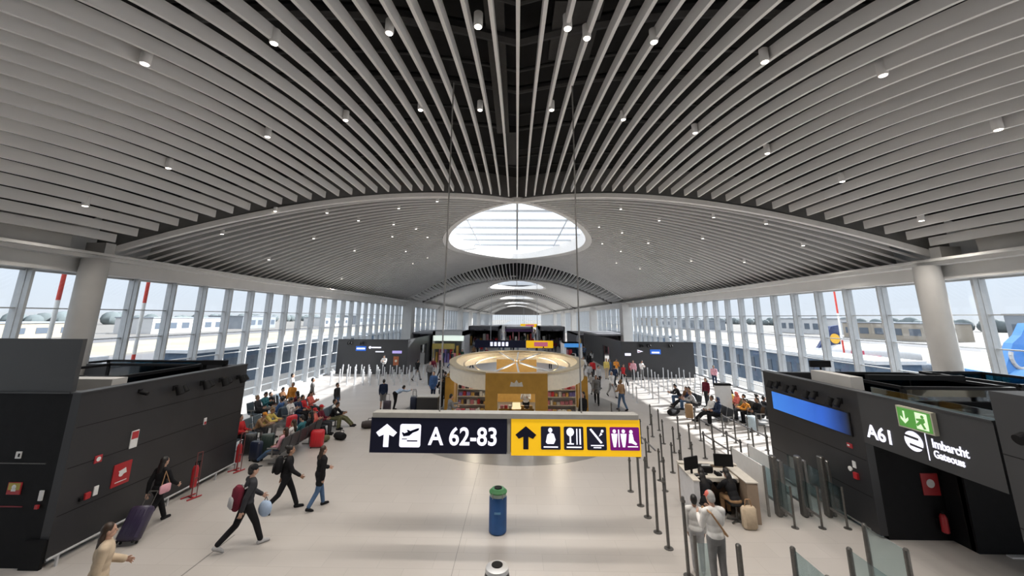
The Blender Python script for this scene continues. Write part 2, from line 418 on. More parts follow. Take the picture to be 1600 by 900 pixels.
# ================================================================== ceiling downlights
def ray(x, y):
    return r1 * ((x - 800) / 605) + u1 * ((367 - y) / 605) + f1
def hit(x, y, fz):
    d = ray(x, y); t = 2.0
    while t < 200:
        p = Vector((0, 0, CAM_H)) + d * t
        if p.z > fz(p.x, p.y): return p
        t += 0.02
    return p
lampm = MB().lathe([(0.085, 0.0), (0.10, 0.02), (0.10, 0.34), (0.06, 0.36)], 16)
lbody = None
near = [(428, 68), (608, 52), (747, 42), (887, 45), (917, 60), (1022, 66), (1195, 97), (1380, 118), (226, 100), (657, 172), (750, 172), (862, 172), (974, 187), (1086, 208), (1199, 240), (540, 188), (418, 214), (263, 263), (133, 322), (1316, 284), (1440, 345), (1560, 203)]
proto = None
def lampkey(p): return p.y
pts = sorted([hit(x, y, lambda a, b: Zs(a, b) - 0.10) for x, y in near], key=lambda p: p.x)
for i, p in enumerate(pts):
    lab = 'white cylindrical downlight under the near ceiling baffles, %s from the left' % (ORD[i] if i < 20 else ['twenty-first', 'twenty-second'][i - 20])
    if proto is None:
        proto = thing('ceiling_downlight', lab, 'ceiling light', p, 0, 'downlights between the near baffles')
        lampm.build('housing', SLAT, proto, True)
        MB().lathe([(0.0, -0.012), (0.075, -0.010), (0.075, 0.012)], 16).build('lens', LAMPE, proto)
        q = proto
    else:
        q = copy_tree(proto); q['label'] = lab
    q.location = p
    ld = bpy.data.lights.new('downlight_beam', 'SPOT'); ld.energy = LAMP_W; ld.spot_size = R(120); ld.spot_blend = 0.7; ld.color = (1.0, 0.93, 0.84); ld.shadow_soft_size = 0.08
    lo = link('downlight_beam', ld, q); lo.location = (0, 0, -0.03)
bayl = [(623, 326), (683, 315), (560, 345), (490, 373), (420, 406), (347, 366), (554, 392), (613, 370), (650, 358), (668, 371), (534, 436), (634, 393), (615, 351), (668, 403), (645, 412), (511, 333), (430, 330), (970, 327), (1030, 345), (1098, 373), (1255, 384), (936, 355), (972, 364), (1013, 380), (1163, 410), (1080, 408), (941, 381), (970, 393), (1197, 350), (963, 411), (1000, 420), (1115, 340)]
pts = sorted([hit(x, y, lambda a, b: Zr(a) - 0.27) for x, y in bayl], key=lambda p: p.x)
for i, p in enumerate(pts):
    q = thing('recessed_spotlight', 'small round spotlight set in the fine slats beside the large skylight', 'ceiling light', p, 0, 'spotlights in the finely slatted vault')
    MB().lathe([(0.07, 0.0), (0.085, 0.02), (0.085, 0.2)], 12).build('housing', SLAT, q, True)
    MB().lathe([(0.0, -0.01), (0.065, -0.008), (0.065, 0.01)], 12).build('lens', LAMPF, q)
    if i % 3 == 0:
        ld = bpy.data.lights.new('spotlight_beam', 'SPOT'); ld.energy = LAMP_W * 1.6; ld.spot_size = R(120); ld.spot_blend = 0.7; ld.color = (1.0, 0.94, 0.86); ld.shadow_soft_size = 0.08
        lo = link('spotlight_beam', ld, q); lo.location = (0, 0, -0.03)

# ================================================================== gate pods
def wall_sign(name, label, o, d, wd, ht, mt, cat='sign', parent=None, th=0.02):
    b = MB().box((0, 0, th / 2), (wd, ht, th), facing(o, d)).build(name, mt, parent)
    if parent is None: tag(b, label, cat)
    return b
def rnd_spot(label, o, d, grp):
    """black theatre style spotlight on a wall bracket"""
    t = thing('wall_spotlight', label, 'spotlight', o, 0, grp)
    F = facing((0, 0, 0), d)
    MB().box((0, 0, 0.02), (0.14, 0.14, 0.04), F).tube((0, 0, 0), (0, 0.02, 0.16), 0.025, M=F).build('bracket', BLK2, t)
    MB().tube((-0.10, 0.06, 0.20), (-0.10, -0.16, 0.30), 0.085, 0.10, M=F).build('lamp_head', BLK2, t, True)
    MB().tube((0.13, 0.04, 0.16), (0.13, -0.12, 0.26), 0.075, 0.09, M=F).build('lamp_head', BLK2, t, True)
    return t
LX = -10.05
# ---- left pod
pod = thing('boarding_gate_pod', 'black panelled boarding gate block on the left with fire signs and a bumper rail', 'gate building', (LX, 12, 0))
def pl(o, p): o.parent = p; o.matrix_parent_inverse = p.matrix_basis.inverted(); return o
def inpod(b, name, mt, p, smooth=False): return pl(b.build(name, mt, None, smooth), p)
inpod(MB().b2((LX - 0.2, 9.4, 0.12), (LX, 15.05, 3.5)), 'side_wall', BLK, pod)
inpod(MB().b2((LX - 5.9, 14.85, 0.0), (LX - 0.2, 15.05, 3.5)), 'end_wall', BLK, pod)
inpod(MB().b2((LX - 7.4, 9.4, 0), (LX - 0.2, 9.6, 3.5)), 'front_wall', BLK2, pod)
inpod(MB().b2((LX - 0.25, 9.38, 3.5), (LX + 0.02, 15.07, 3.53)).b2((LX - 7.4, 9.37, 3.5), (LX - 0.25, 9.62, 3.53)), 'coping', DGR, pod)
s = MB()
for z in (0.95, 1.9, 2.75): s.b2((LX, 9.45, z), (LX + 0.004, 15.0, z + 0.012))
inpod(s, 'panel_joint', BLK2, pod)
inpod(MB().b2((LX - 7.4, 9.42, 3.53), (LX - 0.28, 9.52, 4.72)), 'screen_panel', DGR, pod)
inpod(MB().b2((LX - 2.6, 9.385, 2.02), (LX - 0.45, 9.40, 2.04)), 'door_trim', DSTEEL, pod)
inpod(MB().b2((LX - 2.6, 9.385, 1.16), (LX - 0.75, 9.40, 1.18)), 'red_strip', mat('strip_red', (0.22, 0.02, 0.03), 0.5), pod)
inpod(MB().b2((LX - 0.46, 9.33, 0), (LX - 0.02, 9.40, 0.55)), 'kick_panel', BLK2, pod)
# bumper rail along the wall foot
br = thing('bumper_rail', 'pale metal bumper rail running along the foot of the left black wall', 'rail', (LX, 12, 0))
inpod(MB().tube((LX + 0.16, 9.3, 0.22), (LX + 0.16, 15.0, 0.22), 0.025), 'rail', WSTEEL, br, True)
for i in range(7):
    y = 9.5 + 0.9 * i
    inpod(MB().b2((LX + 0.14, y - 0.02, 0.0), (LX + 0.18, y + 0.02, 0.21)).b2((LX + 0.0, y - 0.02, 0.14), (LX + 0.15, y + 0.02, 0.17)), 'bracket', WSTEEL, br)
for i, (y, z) in enumerate(((10.85, 3.28), (11.95, 3.2), (12.95, 3.18), (13.75, 3.15), (14.6, 3.12))):
    if i == 0:
        c = thing('security_camera', 'small black camera high on the left black wall, nearest of its fittings', 'camera', (LX, y, z))
        F = facing((0, 0, 0), 'left')
        MB().box((0, 0.03, 0.02), (0.09, 0.09, 0.04), F).build('mount', BLK2, c); MB().tube((0, 0, 0.03), (0.04, -0.05, 0.2), 0.05, n=16, M=F).build('body', BLK2, c, True)
    else:
        rnd_spot('black twin spotlight on the left black wall, %s from the front corner' % ORD[i - 1], (LX, y, z), 'left', 'spotlights along the left wall top')
# signs on the left wall
PINK = mat('sign_red_print', (0.42, 0.03, 0.04), 0.4); WPRINT = mat('sign_white_print', (0.75, 0.75, 0.75), 0.5)
t = wall_sign('notice_sign', 'white and red notice plate high on the left black wall', (LX, 10.95, 2.1), 'left', 0.20, 0.42, WPRINT)
F = facing((LX, 10.95, 2.1), 'left'); MB().box((0, 0.1, 0.022), (0.18, 0.18, 0.004), F).build('red_field', PINK, t)
t = wall_sign('fire_hose_sign', 'large square red fire hose sign behind the woman by the left wall', (LX, 10.78, 1.34), 'left', 0.46, 0.52, RED)
F = facing((LX, 10.78, 1.34), 'left')
MB().prism([(-0.1, 0.08), (0.08, 0.12), (0.12, 0.0), (0.02, -0.02), (0.0, 0.04), (-0.04, 0.0)], 0.021, 0.026, F).tube((-0.02, -0.0, 0.02), (-0.02, -0.0, 0.027), 0.06, n=20, M=F).build('hose_symbol', WPRINT, t)
MB().box((0, -0.17, 0.022), (0.3, 0.02, 0.004), F).build('text_line', WPRINT, t)
t = wall_sign('alarm_sign', 'small red sign with white symbol nearest the front corner of the left wall', (LX, 10.1, 1.9), 'left', 0.17, 0.16, PINK)
F = facing((LX, 10.1, 1.9), 'left'); MB().tube((0, 0, 0.02), (0, 0, 0.026), 0.05, n=16, M=F).build('symbol', WPRINT, t)
t = thing('alarm_box', 'red alarm push button beside a small white plate low on the left wall', 'alarm', (LX, 10.0, 1.15))
F = facing((0, 0, 0), 'left')
MB().box((0, 0, 0.03), (0.12, 0.14, 0.06), F, 0.01).build('red_box', RED, t); MB().box((0.2, 0.03, 0.01), (0.10, 0.2, 0.02), F).build('white_plate', WPRINT, t); MB().box((-0.13, -0.02, 0.03), (0.07, 0.07, 0.05), F).build('button', BLK2, t)
t = wall_sign('extinguisher_sign', 'small red and white plate on the left wall above an extinguisher', (LX, 13.35, 1.95), 'left', 0.10, 0.2, WPRINT)
MB().box((0.0, -0.05, 0.022), (0.08, 0.08, 0.004), facing((LX, 13.35, 1.95), 'left')).build('red_field', PINK, t)
# front face signs
t = wall_sign('pictogram_sign', 'small white pictogram on the dark front of the left gate block', (-11.16, 9.4, 2.2), 'cam', 0.12, 0.14, WPRINT)
MB().box((0.02, 0.0, 0.022), (0.04, 0.07, 0.004), facing((-11.16, 9.4, 2.2), 'cam')).build('dark_mark', BLK2, t)
t = wall_sign('poster', 'red and yellow poster on the dark front of the left gate block', (-11.07, 9.4, 1.53), 'cam', 0.30, 0.24, RED)
F = facing((-11.07, 9.4, 1.53), 'cam')
MB().box((0, 0.04, 0.022), (0.26, 0.14, 0.004), F).build('yellow_field', mat('poster_yellow', (0.42, 0.34, 0.06), 0.5), t)
MB().ell((0, 0.03, 0.026), (0.05, 0.05, 0.01), F).box((0, -0.03, 0.024), (0.1, 0.05, 0.006), F).build('figure_print', WPRINT, t)
t = thing('intercom', 'white intercom plate with red button beside the left block doorway', 'intercom', (-10.42, 9.39, 1.28)); F = facing((0, 0, 0), 'cam')
MB().box((0, 0.12, 0.015), (0.08, 0.2, 0.03), F).build('plate', WPRINT, t); MB().box((-0.03, -0.1, 0.02), (0.07, 0.08, 0.04), F).build('red_button', RED, t)
# extinguishers on trolleys
def extinguisher(label, x, y, rz=0):
    t = thing('fire_extinguisher', label, 'fire extinguisher', (x, y, 0), rz)
    MB().lathe([(0.05, 0.28), (0.085, 0.30), (0.085, 0.78), (0.06, 0.86), (0.025, 0.89)], 18).build('cylinder', RED, t, True)
    MB().lathe([(0.028, 0.885), (0.028, 0.95)], 10).box((0.05, 0, 0.96), (0.15, 0.03, 0.03)).build('valve', BLK2, t)
    MB().tube((0.08, 0, 0.93), (0.12, 0.03, 0.45), 0.014, n=8).build('hose', BLK2, t)
    s = MB()
    for a in (-0.07, 0.07): s.tube((a, -0.11, 0.03), (a, -0.11, 1.25), 0.013, n=8)
    s.tube((-0.07, -0.11, 1.25), (0.07, -0.11, 1.25), 0.013, n=8).box((0, -0.10, 0.55), (0.16, 0.02, 0.03))
    s.build('stand_frame', mat('stand_red', (0.16, 0.05, 0.05), 0.4), t)
    s = MB().tube((-0.2, -0.14, 0.025), (0.2, -0.14, 0.025), 0.018, n=8).tube((-0.2, 0.14, 0.025), (0.2, 0.14, 0.025), 0.018, n=8).tube((0, -0.14, 0.025), (0, 0.14, 0.025), 0.018, n=8).tube((0, 0, 0.025), (0, 0, 0.3), 0.02, n=8)
    s.build('stand_base', RED, t)
    return t
extinguisher('red fire extinguisher on a stand halfway along the left black wall', -9.62, 12.72, R(70))
extinguisher('red fire extinguisher on a stand at the far end of the left black wall', -9.72, 14.75, R(70))
# things standing inside the left pod, seen over its wall
def teal_box(label, x0, y0, x1, y1, z, nm='glass_booth'):
    t = thing(nm, label, 'glass booth', ((x0 + x1) / 2, (y0 + y1) / 2, 0)); cx, cy = (x0 + x1) / 2, (y0 + y1) / 2
    s = MB()
    for a, b in ((x0, y0), (x1, y0), (x0, y1), (x1, y1)): s.b2((a - cx - 0.05, b - cy - 0.05, 0), (a - cx + 0.05, b - cy + 0.05, z))
    s.b2((x0 - cx, y0 - cy - 0.05, z), (x1 - cx, y0 - cy + 0.05, z + 0.08)).b2((x0 - cx, y1 - cy - 0.05, z), (x1 - cx, y1 - cy + 0.05, z + 0.08)).b2((x0 - cx - 0.05, y0 - cy, z), (x0 - cx + 0.05, y1 - cy, z + 0.08)).b2((x1 - cx - 0.05, y0 - cy, z), (x1 - cx + 0.05, y1 - cy, z + 0.08))
    s.build('frame', BLK2, t)
    MB().b2((x0 - cx, y0 - cy, 0.02), (x1 - cx, y0 - cy + 0.03, z)).b2((x1 - cx - 0.03, y0 - cy, 0.02), (x1 - cx, y1 - cy, z)).b2((x0 - cx, y1 - cy - .03, 0.02), (x1 - cx, y1 - cy, z)).build('glazing', TEAL, t)
    return t
teal_box('teal glass booth with dark frame inside the left gate block', -14.2, 11.2, -11.0, 14.0, 3.55)
teal_box('far teal glass lobby behind the left gate block wall by the windows', -17.2, 15.4, -12.5, 16.9, 3.35, 'glass_lobby')
def ductbox(label, pts, sz, mt, nm='air_duct', zb=0.0):
    t = thing(nm, label, 'duct', (pts[0][0], pts[0][1], 0)); s = MB(); x0, y0 = pts[0][0], pts[0][1]
    for a, b in zip(pts, pts[1:]): s.b2((min(a[0], b[0]) - x0 - sz / 2, min(a[1], b[1]) - y0 - sz / 2, a[2]), (max(a[0], b[0]) - x0 + sz / 2, max(a[1], b[1]) - y0 + sz / 2, a[2] + sz))
    s.build('duct_run', mt, t)
    q = MB()
    for a in pts: q.b2((a[0] - x0 - 0.04, a[1] - y0 - 0.04, zb), (a[0] - x0 + 0.04, a[1] - y0 + 0.04, a[2]))
    q.build('support_post', BLK2, t)
ductbox('pale square duct lying on supports inside the left gate block', [(-12.3, 10.3, 3.2), (-12.3, 10.9, 3.2), (-10.9, 10.9, 3.2)], 0.42, COLM)
ductbox('dark pipe run above the teal booth of the left block', [(-11.2, 14.45, 3.55), (-10.5, 14.45, 3.55)], 0.16, BLK2, 'pipe_run')

# ---- right pod
RX = 9.0
pod = thing('boarding_gate_pod', 'black panelled boarding gate block on the right with a lit doorway fascia', 'gate building', (RX, 12, 0))
inpod(MB().b2((RX, 11.0, 0.08), (RX + 0.2, 15.0, 3.42)), 'side_wall', BLK, pod)
inpod(MB().b2((RX, 8.0, 2.2), (RX + 0.2, 11.0, 3.42)), 'door_fascia', DGR, pod)
inpod(MB().b2((RX + 0.2, 14.8, 0.0), (RX + 7.6, 15.0, 3.42)), 'end_wall', BLK, pod)
inpod(MB().b2((RX + 0.2, 11.0, 0), (RX + 2.9, 11.15, 3.0)).b2((RX + 1.75, 10.5, 0), (RX + 1.9, 11.0, 3.0)).b2((RX + 1.75, 10.45, 0), (RX + 5.5, 10.6, 3.0)), 'passage_wall', BLK2, pod)
inpod(MB().b2((RX + 0.2, 7.9, 2.35), (RX + 6, 11.0, 2.42)), 'passage_soffit', BLK2, pod)
inpod(MB().b2((RX + 5.4, 7.9, 0), (RX + 5.5, 10.5, 2.4)), 'passage_end', BLK2, pod)
inpod(MB().b2((RX - 0.06, 7.2, 0), (RX + 1.2, 7.9, 4.0)), 'portal_pier', DGR, pod)
inpod(MB().b2((RX - 0.02, 8.0, 3.42), (RX + 0.25, 15.05, 3.45)), 'coping', DGR, pod)
inpod(MB().b2((RX + 0.05, 8.0, 3.45), (RX + 0.09, 10.6, 3.62)), 'glass_upstand', BARGLASS, pod)
s = MB()
for z in (0.9, 1.75): s.b2((RX - 0.004, 11.05, z), (RX, 14.95, z + 0.012))
inpod(s, 'panel_joint', BLK2, pod)
s = MB().b2((RX - 0.064, 7.2, 2.9), (RX - 0.058, 7.9, 2.915)).b2((RX - 0.064, 7.2, 1.7), (RX - 0.058, 7.9, 1.715)); inpod(s, 'pier_joint', BLK2, pod)
inpod(MB().b2((RX + 0.3, 7.95, 0.001), (RX + 3, 8.1, 0.006)), 'floor_track', BLK2, pod)
inpod(MB().b2((RX + 2.3, 10.28, 0.0), (RX + 4.5, 10.4, 0.03)), 'threshold_strip', WHITE, pod)
inpod(MB().tube((RX - 0.14, 11.1, 0.18), (RX - 0.14, 14.9, 0.18), 0.022), 'bumper', STEEL, pod, True)
scr = tag(MB().box((0, 0, 0.02), (3.25, 0.60, 0.04), facing((RX, 12.95, 2.54), 'right')).build('display_screen', mat('screen_bezel', (0.01, 0.01, 0.012), 0.4)), 'long blue display screen on the right black wall', 'screen')
def blue_screen_mat():
    mt = emit('screen_blue', (0.04, 0.16, 0.62), 0.75); n = mt.node_tree.nodes; l = mt.node_tree.links; b = n['Principled BSDF']
    t_ = n.new('ShaderNodeTexCoord'); sp = n.new('ShaderNodeSeparateXYZ'); rp_ = n.new('ShaderNodeValToRGB')
    l.new(t_.outputs['Generated'], sp.inputs[0]); l.new(sp.outputs['Y'], rp_.inputs[0])
    rp_.color_ramp.elements[0].position = 0.0; rp_.color_ramp.elements[0].color = (0.012, 0.014, 0.02, 1)
    rp_.color_ramp.elements[1].position = 0.3; rp_.color_ramp.elements[1].color = (0.03, 0.11, 0.50, 1)
    e_ = rp_.color_ramp.elements.new(1.0); e_.color = (0.05, 0.20, 0.66, 1)
    l.new(rp_.outputs[0], b.inputs['Emission Color']); l.new(rp_.outputs[0], b.inputs['Base Color'])
    return mt
MB().box((0, 0, 0.042), (3.2, 0.56, 0.006), facing((RX, 12.95, 2.54), 'right')).build('lit_panel', blue_screen_mat(), scr)
for i, (y, z) in enumerate(((14.15, 3.14), (13.37, 3.14), (12.47, 3.12), (11.58, 3.10))):
    rnd_spot('black twin spotlight above the blue screen, %s from the far end' % ORD[i], (RX, y, z), 'right', 'spotlights along the right wall top')
t = thing('gate_number', 'white gate number A61 above the right doorway edge', 'sign', (RX - 0.012, 10.86, 2.38)); text('lettering', 'A61', 0.44, LUMW, facing((0, 0, 0), 'right'), t)
t = thing('gate_lettering', 'white lettering beside a round slashed logo over the right doorway', 'sign', (RX - 0.012, 9.24, 2.62))
F = facing((0, 0, 0), 'right')
text('lettering', 'Imbarcht', 0.25, LUMW, F, t, sx=0.78); text('lettering', 'Gateouıs', 0.21, LUMW, F @ T(0, -0.2, 0), t, sx=0.78)
MB().b2((-0.12, -0.3, 0), (-0.10, 0.28, 0.006), F).build('divider', LUMW, t)
def disc(cx, cy, r, n=28): return [(cx + r * math.cos(2 * math.pi * i / n), cy + r * math.sin(2 * math.pi * i / n)) for i in range(n)]
MB().prism(disc(-0.4, 0.0, 0.21), 0, 0.006, F).build('logo_disc', LUMW, t)
MB().prism([(-0.62, 0.11), (-0.28, 0.09), (-0.28, 0.04), (-0.62, 0.06)], 0.006, 0.010, F).prism([(-0.5, -0.06), (-0.17, -0.09), (-0.17, -0.13), (-0.5, -0.11)], 0.006, 0.010, F).build('logo_slash', DGR, t)
t = thing('exit_sign', 'green lit exit sign with arrow and running figure over the right doorway', 'exit sign', (RX - 0.01, 9.43, 3.12)); F = facing((0, 0, 0), 'right')
MB().box((0, 0, 0.05), (0.80, 0.46, 0.10), F).build('housing', mat('exit_case', (0.45, 0.44, 0.36), 0.5), t)
MB().box((0, 0, 0.102), (0.74, 0.40, 0.006), F).build('lit_face', LUMG, t)
EW = emit('exit_white', (0.70, 0.86, 0.62), 0.55)
MB().prism([(-0.24, 0.14), (-0.20, 0.14), (-0.20, -0.04), (-0.13, 0.02), (-0.13, -0.04), (-0.22, -0.13), (-0.31, -0.04), (-0.31, 0.02), (-0.24, -0.04)], 0.105, 0.11, F).build('arrow', EW, t)
MB().box((0.17, 0, 0.107), (0.26, 0.34, 0.005), F).build('door_symbol', EW, t)
MB().prism(disc(0.2, 0.1, 0.035), 0.11, 0.114, F).prism([(0.06, 0.04), (0.24, 0.07), (0.25, 0.0), (0.2, -0.04), (0.25, -0.14), (0.2, -0.15), (0.15, -0.05), (0.06, -0.12), (0.04, -0.08), (0.12, 0.0), (0.06, 0.0)], 0.11, 0.114, F).build('running_figure', LUMG, t)
t = wall_sign('door_sign', 'small red sign on the right wall left of the doorway', (RX, 11.5, 1.98), 'right', 0.17, 0.11, PINK); MB().box((-0.03, 0, 0.022), (0.07, 0.04, 0.004), facing((RX, 11.5, 1.98), 'right')).build('symbol', WPRINT, t)
t = thing('alarm_cluster', 'white plates around a red alarm button on the right wall', 'alarm', (RX, 11.45, 1.35)); F = facing((0, 0, 0), 'right')
MB().box((0.0, 0.18, 0.01), (0.10, 0.16, 0.02), F).build('white_plate', WPRINT, t); MB().tube((-0.15, 0.03, 0), (-0.15, 0.03, 0.03), 0.06, n=16, M=F).build('white_disc', WPRINT, t); MB().box((0.03, -0.08, 0.03), (0.12, 0.15, 0.06), F).build('red_box', RED, t)
t = wall_sign('fire_hose_sign', 'dark red fire hose sign inside the right doorway', (10.45, 11.0, 1.25), 'cam', 0.42, 0.5, RED); F = facing((10.45, 11.0, 1.25), 'cam')
MB().tube((0, 0.02, 0.02), (0, 0.02, 0.026), 0.1, n=20, M=F).build('hose_symbol', WPRINT, t)
t = thing('fire_extinguisher', 'red fire extinguisher hung low inside the dark right doorway', 'fire extinguisher', (10.5, 10.88, 0))
MB().lathe([(0.05, 0.22), (0.075, 0.24), (0.075, 0.56), (0.05, 0.62), (0.02, 0.64)], 18).build('cylinder', RED, t, True); MB().lathe([(0.025, 0.635), (0.025, 0.69)], 10).box((0.04, 0, 0.69), (0.12, 0.03, 0.03)).build('valve', BLK2, t); MB().box((0, 0.09, 0.45), (0.18, 0.05, 0.06)).build('bracket', BLK2, t)
t = tag(MB().tube((RX - 0.06, 7.5, 3.3), (RX - 0.2, 7.5, 3.25), 0.09, n=16).build('pier_spotlight', BLK2), 'small black spotlight on the tall right pier', 'spotlight')
teal_box('teal glass booth with dark frames inside the right gate block', 10.5, 11.3, 13.5, 14.2, 3.45)
teal_box('dark framed glass lobby behind the right gate block by the column', 13.9, 11.5, 16.0, 14.2, 3.5, 'glass_lobby')
ductbox('cream square duct lying inside the right gate block', [(12.0, 9.6, 3.0), (14.2, 9.6, 3.0)], 0.4, CREAM, zb=2.42)
ductbox('pale duct with bends inside the right gate block', [(9.9, 12.2, 3.3), (9.9, 13.4, 3.3)], 0.36, COLM)
ductbox('black pipe run over the right gate block', [(10.6, 12.4, 3.54), (13.3, 12.4, 3.54)], 0.14, BLK2, 'pipe_run', 3.535)
ductbox('grey duct running beside the right column', [(11.0, 9.0, 3.0), (14.9, 9.0, 3.0)], 0.3, COLM, zb=2.42)
t = thing('wall_monitor', 'small black monitor on a pole above the right gate block', 'monitor', (10.6, 14.3, 0)); MB().tube((0, 0, 0), (0, 0, 3.7), 0.03).build('pole', BLK2, t); MB().box((0, 0, 3.78), (0.7, 0.08, 0.22)).build('screen', BLK2, t)

# ---- far pods
def far_pod(sgn, y0, y1, x0, x1, label, h=3.1):
    p = thing('boarding_gate_pod', label, 'gate building', (sgn * x0, y0, 0))
    X0, X1 = sgn * x0, sgn * x1
    inpod(MB().b2((X0, y0, 0.0), (X1, y0 + 0.2, h)), 'front_wall', DGR, p)
    inpod(MB().b2((X0 - sgn * 0.0, y0 + 0.2, 0.0), (X0 + sgn * 0.2, y0 + 5.0, h)).b2((X0, y0 + 5.0, 2.3), (X0 + sgn * 0.2, y0 + 8.0, h)).b2((X0, y0 + 8.0, 0.0), (X0 + sgn * 0.2, y1, h)), 'side_wall', DGR, p)
    inpod(MB().b2((X0 + sgn * 1.2, y0 + 4.6, 0), (X0 + sgn * 1.3, y0 + 8.4, 2.4)), 'doorway_back', BLK2, p)
    inpod(MB().b2((X0 - sgn * 0.02, y0 - 0.02, h), (X1, y0 + 0.24, h + 0.04)).b2((X0 - sgn * .02, y0, h), (X0 + sgn * .24, y1, h + 0.04)), 'coping', BLK, p)
    return p
far_pod(-1, 38.0, 58, 10.3, 17.0, 'dark grey gate block on the left beyond the seats with a blue panel')
far_pod(1, 37.5, 58, 9.7, 16.4, 'dark grey gate block on the right beyond the seats with a red poster')
BLU = emit('lit_blue', (0.03, 0.13, 0.55), 0.6)
t = tag(MB().box((0, 0, 0.03), (0.95, 0.42, 0.06), facing((-14.75, 38.0, 2.3), 'cam')).build('airline_sign', BLU), 'lit blue sign panel on the far left gate block', 'sign'); MB().box((0, 0, 0.064), (0.8, 0.14, 0.008), facing((-14.75, 38.0, 2.3), 'cam')).build('white_print', LUMW, t)
t = tag(MB().box((0, 0, 0.03), (0.95, 0.42, 0.06), facing((12.85, 37.5, 2.25), 'cam')).build('airline_sign', BLU), 'lit blue sign panel on the far right gate block', 'sign'); MB().box((0, -0.06, 0.064), (0.7, 0.14, 0.008), facing((12.85, 37.5, 2.25), 'cam')).build('white_print', LUMW, t)
t = thing('gate_lettering', 'white lettering strips beside the blue panel on the far left block', 'sign', (-13.3, 37.98, 2.3)); F = facing((0, 0, 0), 'cam')
MB().box((0, 0.1, 0.006), (0.9, 0.12, 0.012), F).build('text_line', LUMW, t); MB().box((0.35, -0.28, 0.006), (0.8, 0.09, 0.012), F).build('text_line', LUMW, t); MB().prism(disc(-0.6, 0.1, 0.12), 0, 0.012, F).build('logo_disc', LUMW, t)
t = thing('gate_lettering', 'pale violet lit lettering at the inner corner of the far left block', 'sign', (-11.3, 37.98, 2.0)); MB().box((0, 0, 0.006), (0.9, 0.24, 0.012), F).build('text_line', emit('violet_lit', (0.45, 0.38, 0.8), 0.5), t)
t = thing('gate_lettering', 'white gate lettering at the inner corner of the far right block', 'sign', (10.3, 37.48, 2.0)); MB().box((0, 0, 0.006), (0.55, 0.22, 0.012), F).build('text_line', LUMW, t)
t = thing('airline_logo', 'red and white arrow logo on the far right gate block', 'sign', (11.45, 37.48, 2.25)); MB().prism([(-0.25, 0.18), (0.28, 0.02), (-0.25, -0.1)], 0, 0.012, F).build('white_arrow', LUMW, t); MB().prism([(-0.2, 0.06), (0.1, 0.0), (-0.2, -0.05)], 0.012, 0.018, F).build('red_arrow', RED, t)
t = tag(MB().box((0, 0, 0.02), (0.5, 0.62, 0.04), facing((10.55, 37.5, 0.95), 'cam')).build('poster', RED), 'red poster on the far right gate block', 'poster'); MB().box((0, -0.05, 0.042), (0.3, 0.2, 0.006), facing((10.55, 37.5, 0.95), 'cam')).build('print', CREAM, t)
t = tag(MB().box((0, 0, 0.02), (0.5, 0.8, 0.04), facing((-11.35, 38.0, 1.2), 'cam')).build('poster', mat('poster_orange', (0.45, 0.13, 0.05), 0.5)), 'orange poster on the far left gate block', 'poster'); MB().tube((0, 0, 0.04), (0, 0, 0.046), 0.12, n=16, M=facing((-11.35, 38.0, 1.2), 'cam')).build('print', CREAM, t)
for k, (sgn, xs, yy) in enumerate(((-1, (-15.8, -14.6), 38.0), (1, (12.2, 14.2, 11.5), 37.5))):
    for i, x in enumerate(xs):
        rnd_spot('black twin spotlight on the far %s gate block, %s from the outer end' % (('left', 'right')[k], ORD[i]), (x, yy, 2.85), 'cam', 'spotlights on the far gate blocks')

# ================================================================== hanging sign
sg = thing('hanging_sign', 'large hanging sign, navy A 62-83 half and yellow facilities half', 'sign', (0.043, 10.5, 1.99)); sg.scale = (0.935, 1, 0.95)
F = facing((0, 0, 0), 'cam')
MB().b2((-3.92, -0.05, 0.86), (3.22, 0.30, 0.98)).b2((-0.29, 0.0, 0.0), (-0.20, 0.28, 0.9)).b2((-3.9, 0.06, 0.02), (3.2, 0.28, 0.86)).build('frame', SIGNG, sg)
MB().b2((-3.95, -0.02, 0.0), (-0.30, 0.06, 0.86)).build('navy_panel', NAVY, sg)
MB().b2((-0.18, -0.02, -0.03), (3.25, 0.06, 0.85)).build('yellow_panel', YEL, sg)
def arrow(cx, cy, h, wd):
    q = h / 2; tt = 0.11 * h / 0.55
    return [(cx - tt / 1.6, cy - q), (cx + tt / 1.6, cy - q), (cx + tt / 1.6, cy + q - 0.26), (cx + wd / 2 - 0.05, cy - 0.03), (cx + wd / 2 + 0.04, cy + 0.07), (cx, cy + q), (cx - wd / 2 - 0.04, cy + 0.07), (cx - wd / 2 + 0.05, cy - 0.03), (cx - tt / 1.6, cy + q - 0.26)]
z0, z1 = 0.022, 0.030
MB().prism(arrow(-3.52, 0.42, 0.56, 0.48), z0, z1, F).build('arrow', LUMW, sg)
def rrect(cx, cy, wd, ht, r=0.05):
    p = []
    for sx_, sy_, a in ((1, 1, 0), (-1, 1, 90), (-1, -1, 180), (1, -1, 270)):
        for k in range(4):
            t_ = R(a + 30 * k); p.append((cx + sx_ * (wd / 2 - r) + r * math.cos(t_), cy + sy_ * (ht / 2 - r) + r * math.sin(t_)))
    return p
o_ = MB().prism(rrect(-2.88, 0.42, 0.56, 0.56), z0, z1, F).build('departures_icon', LUMW, sg)
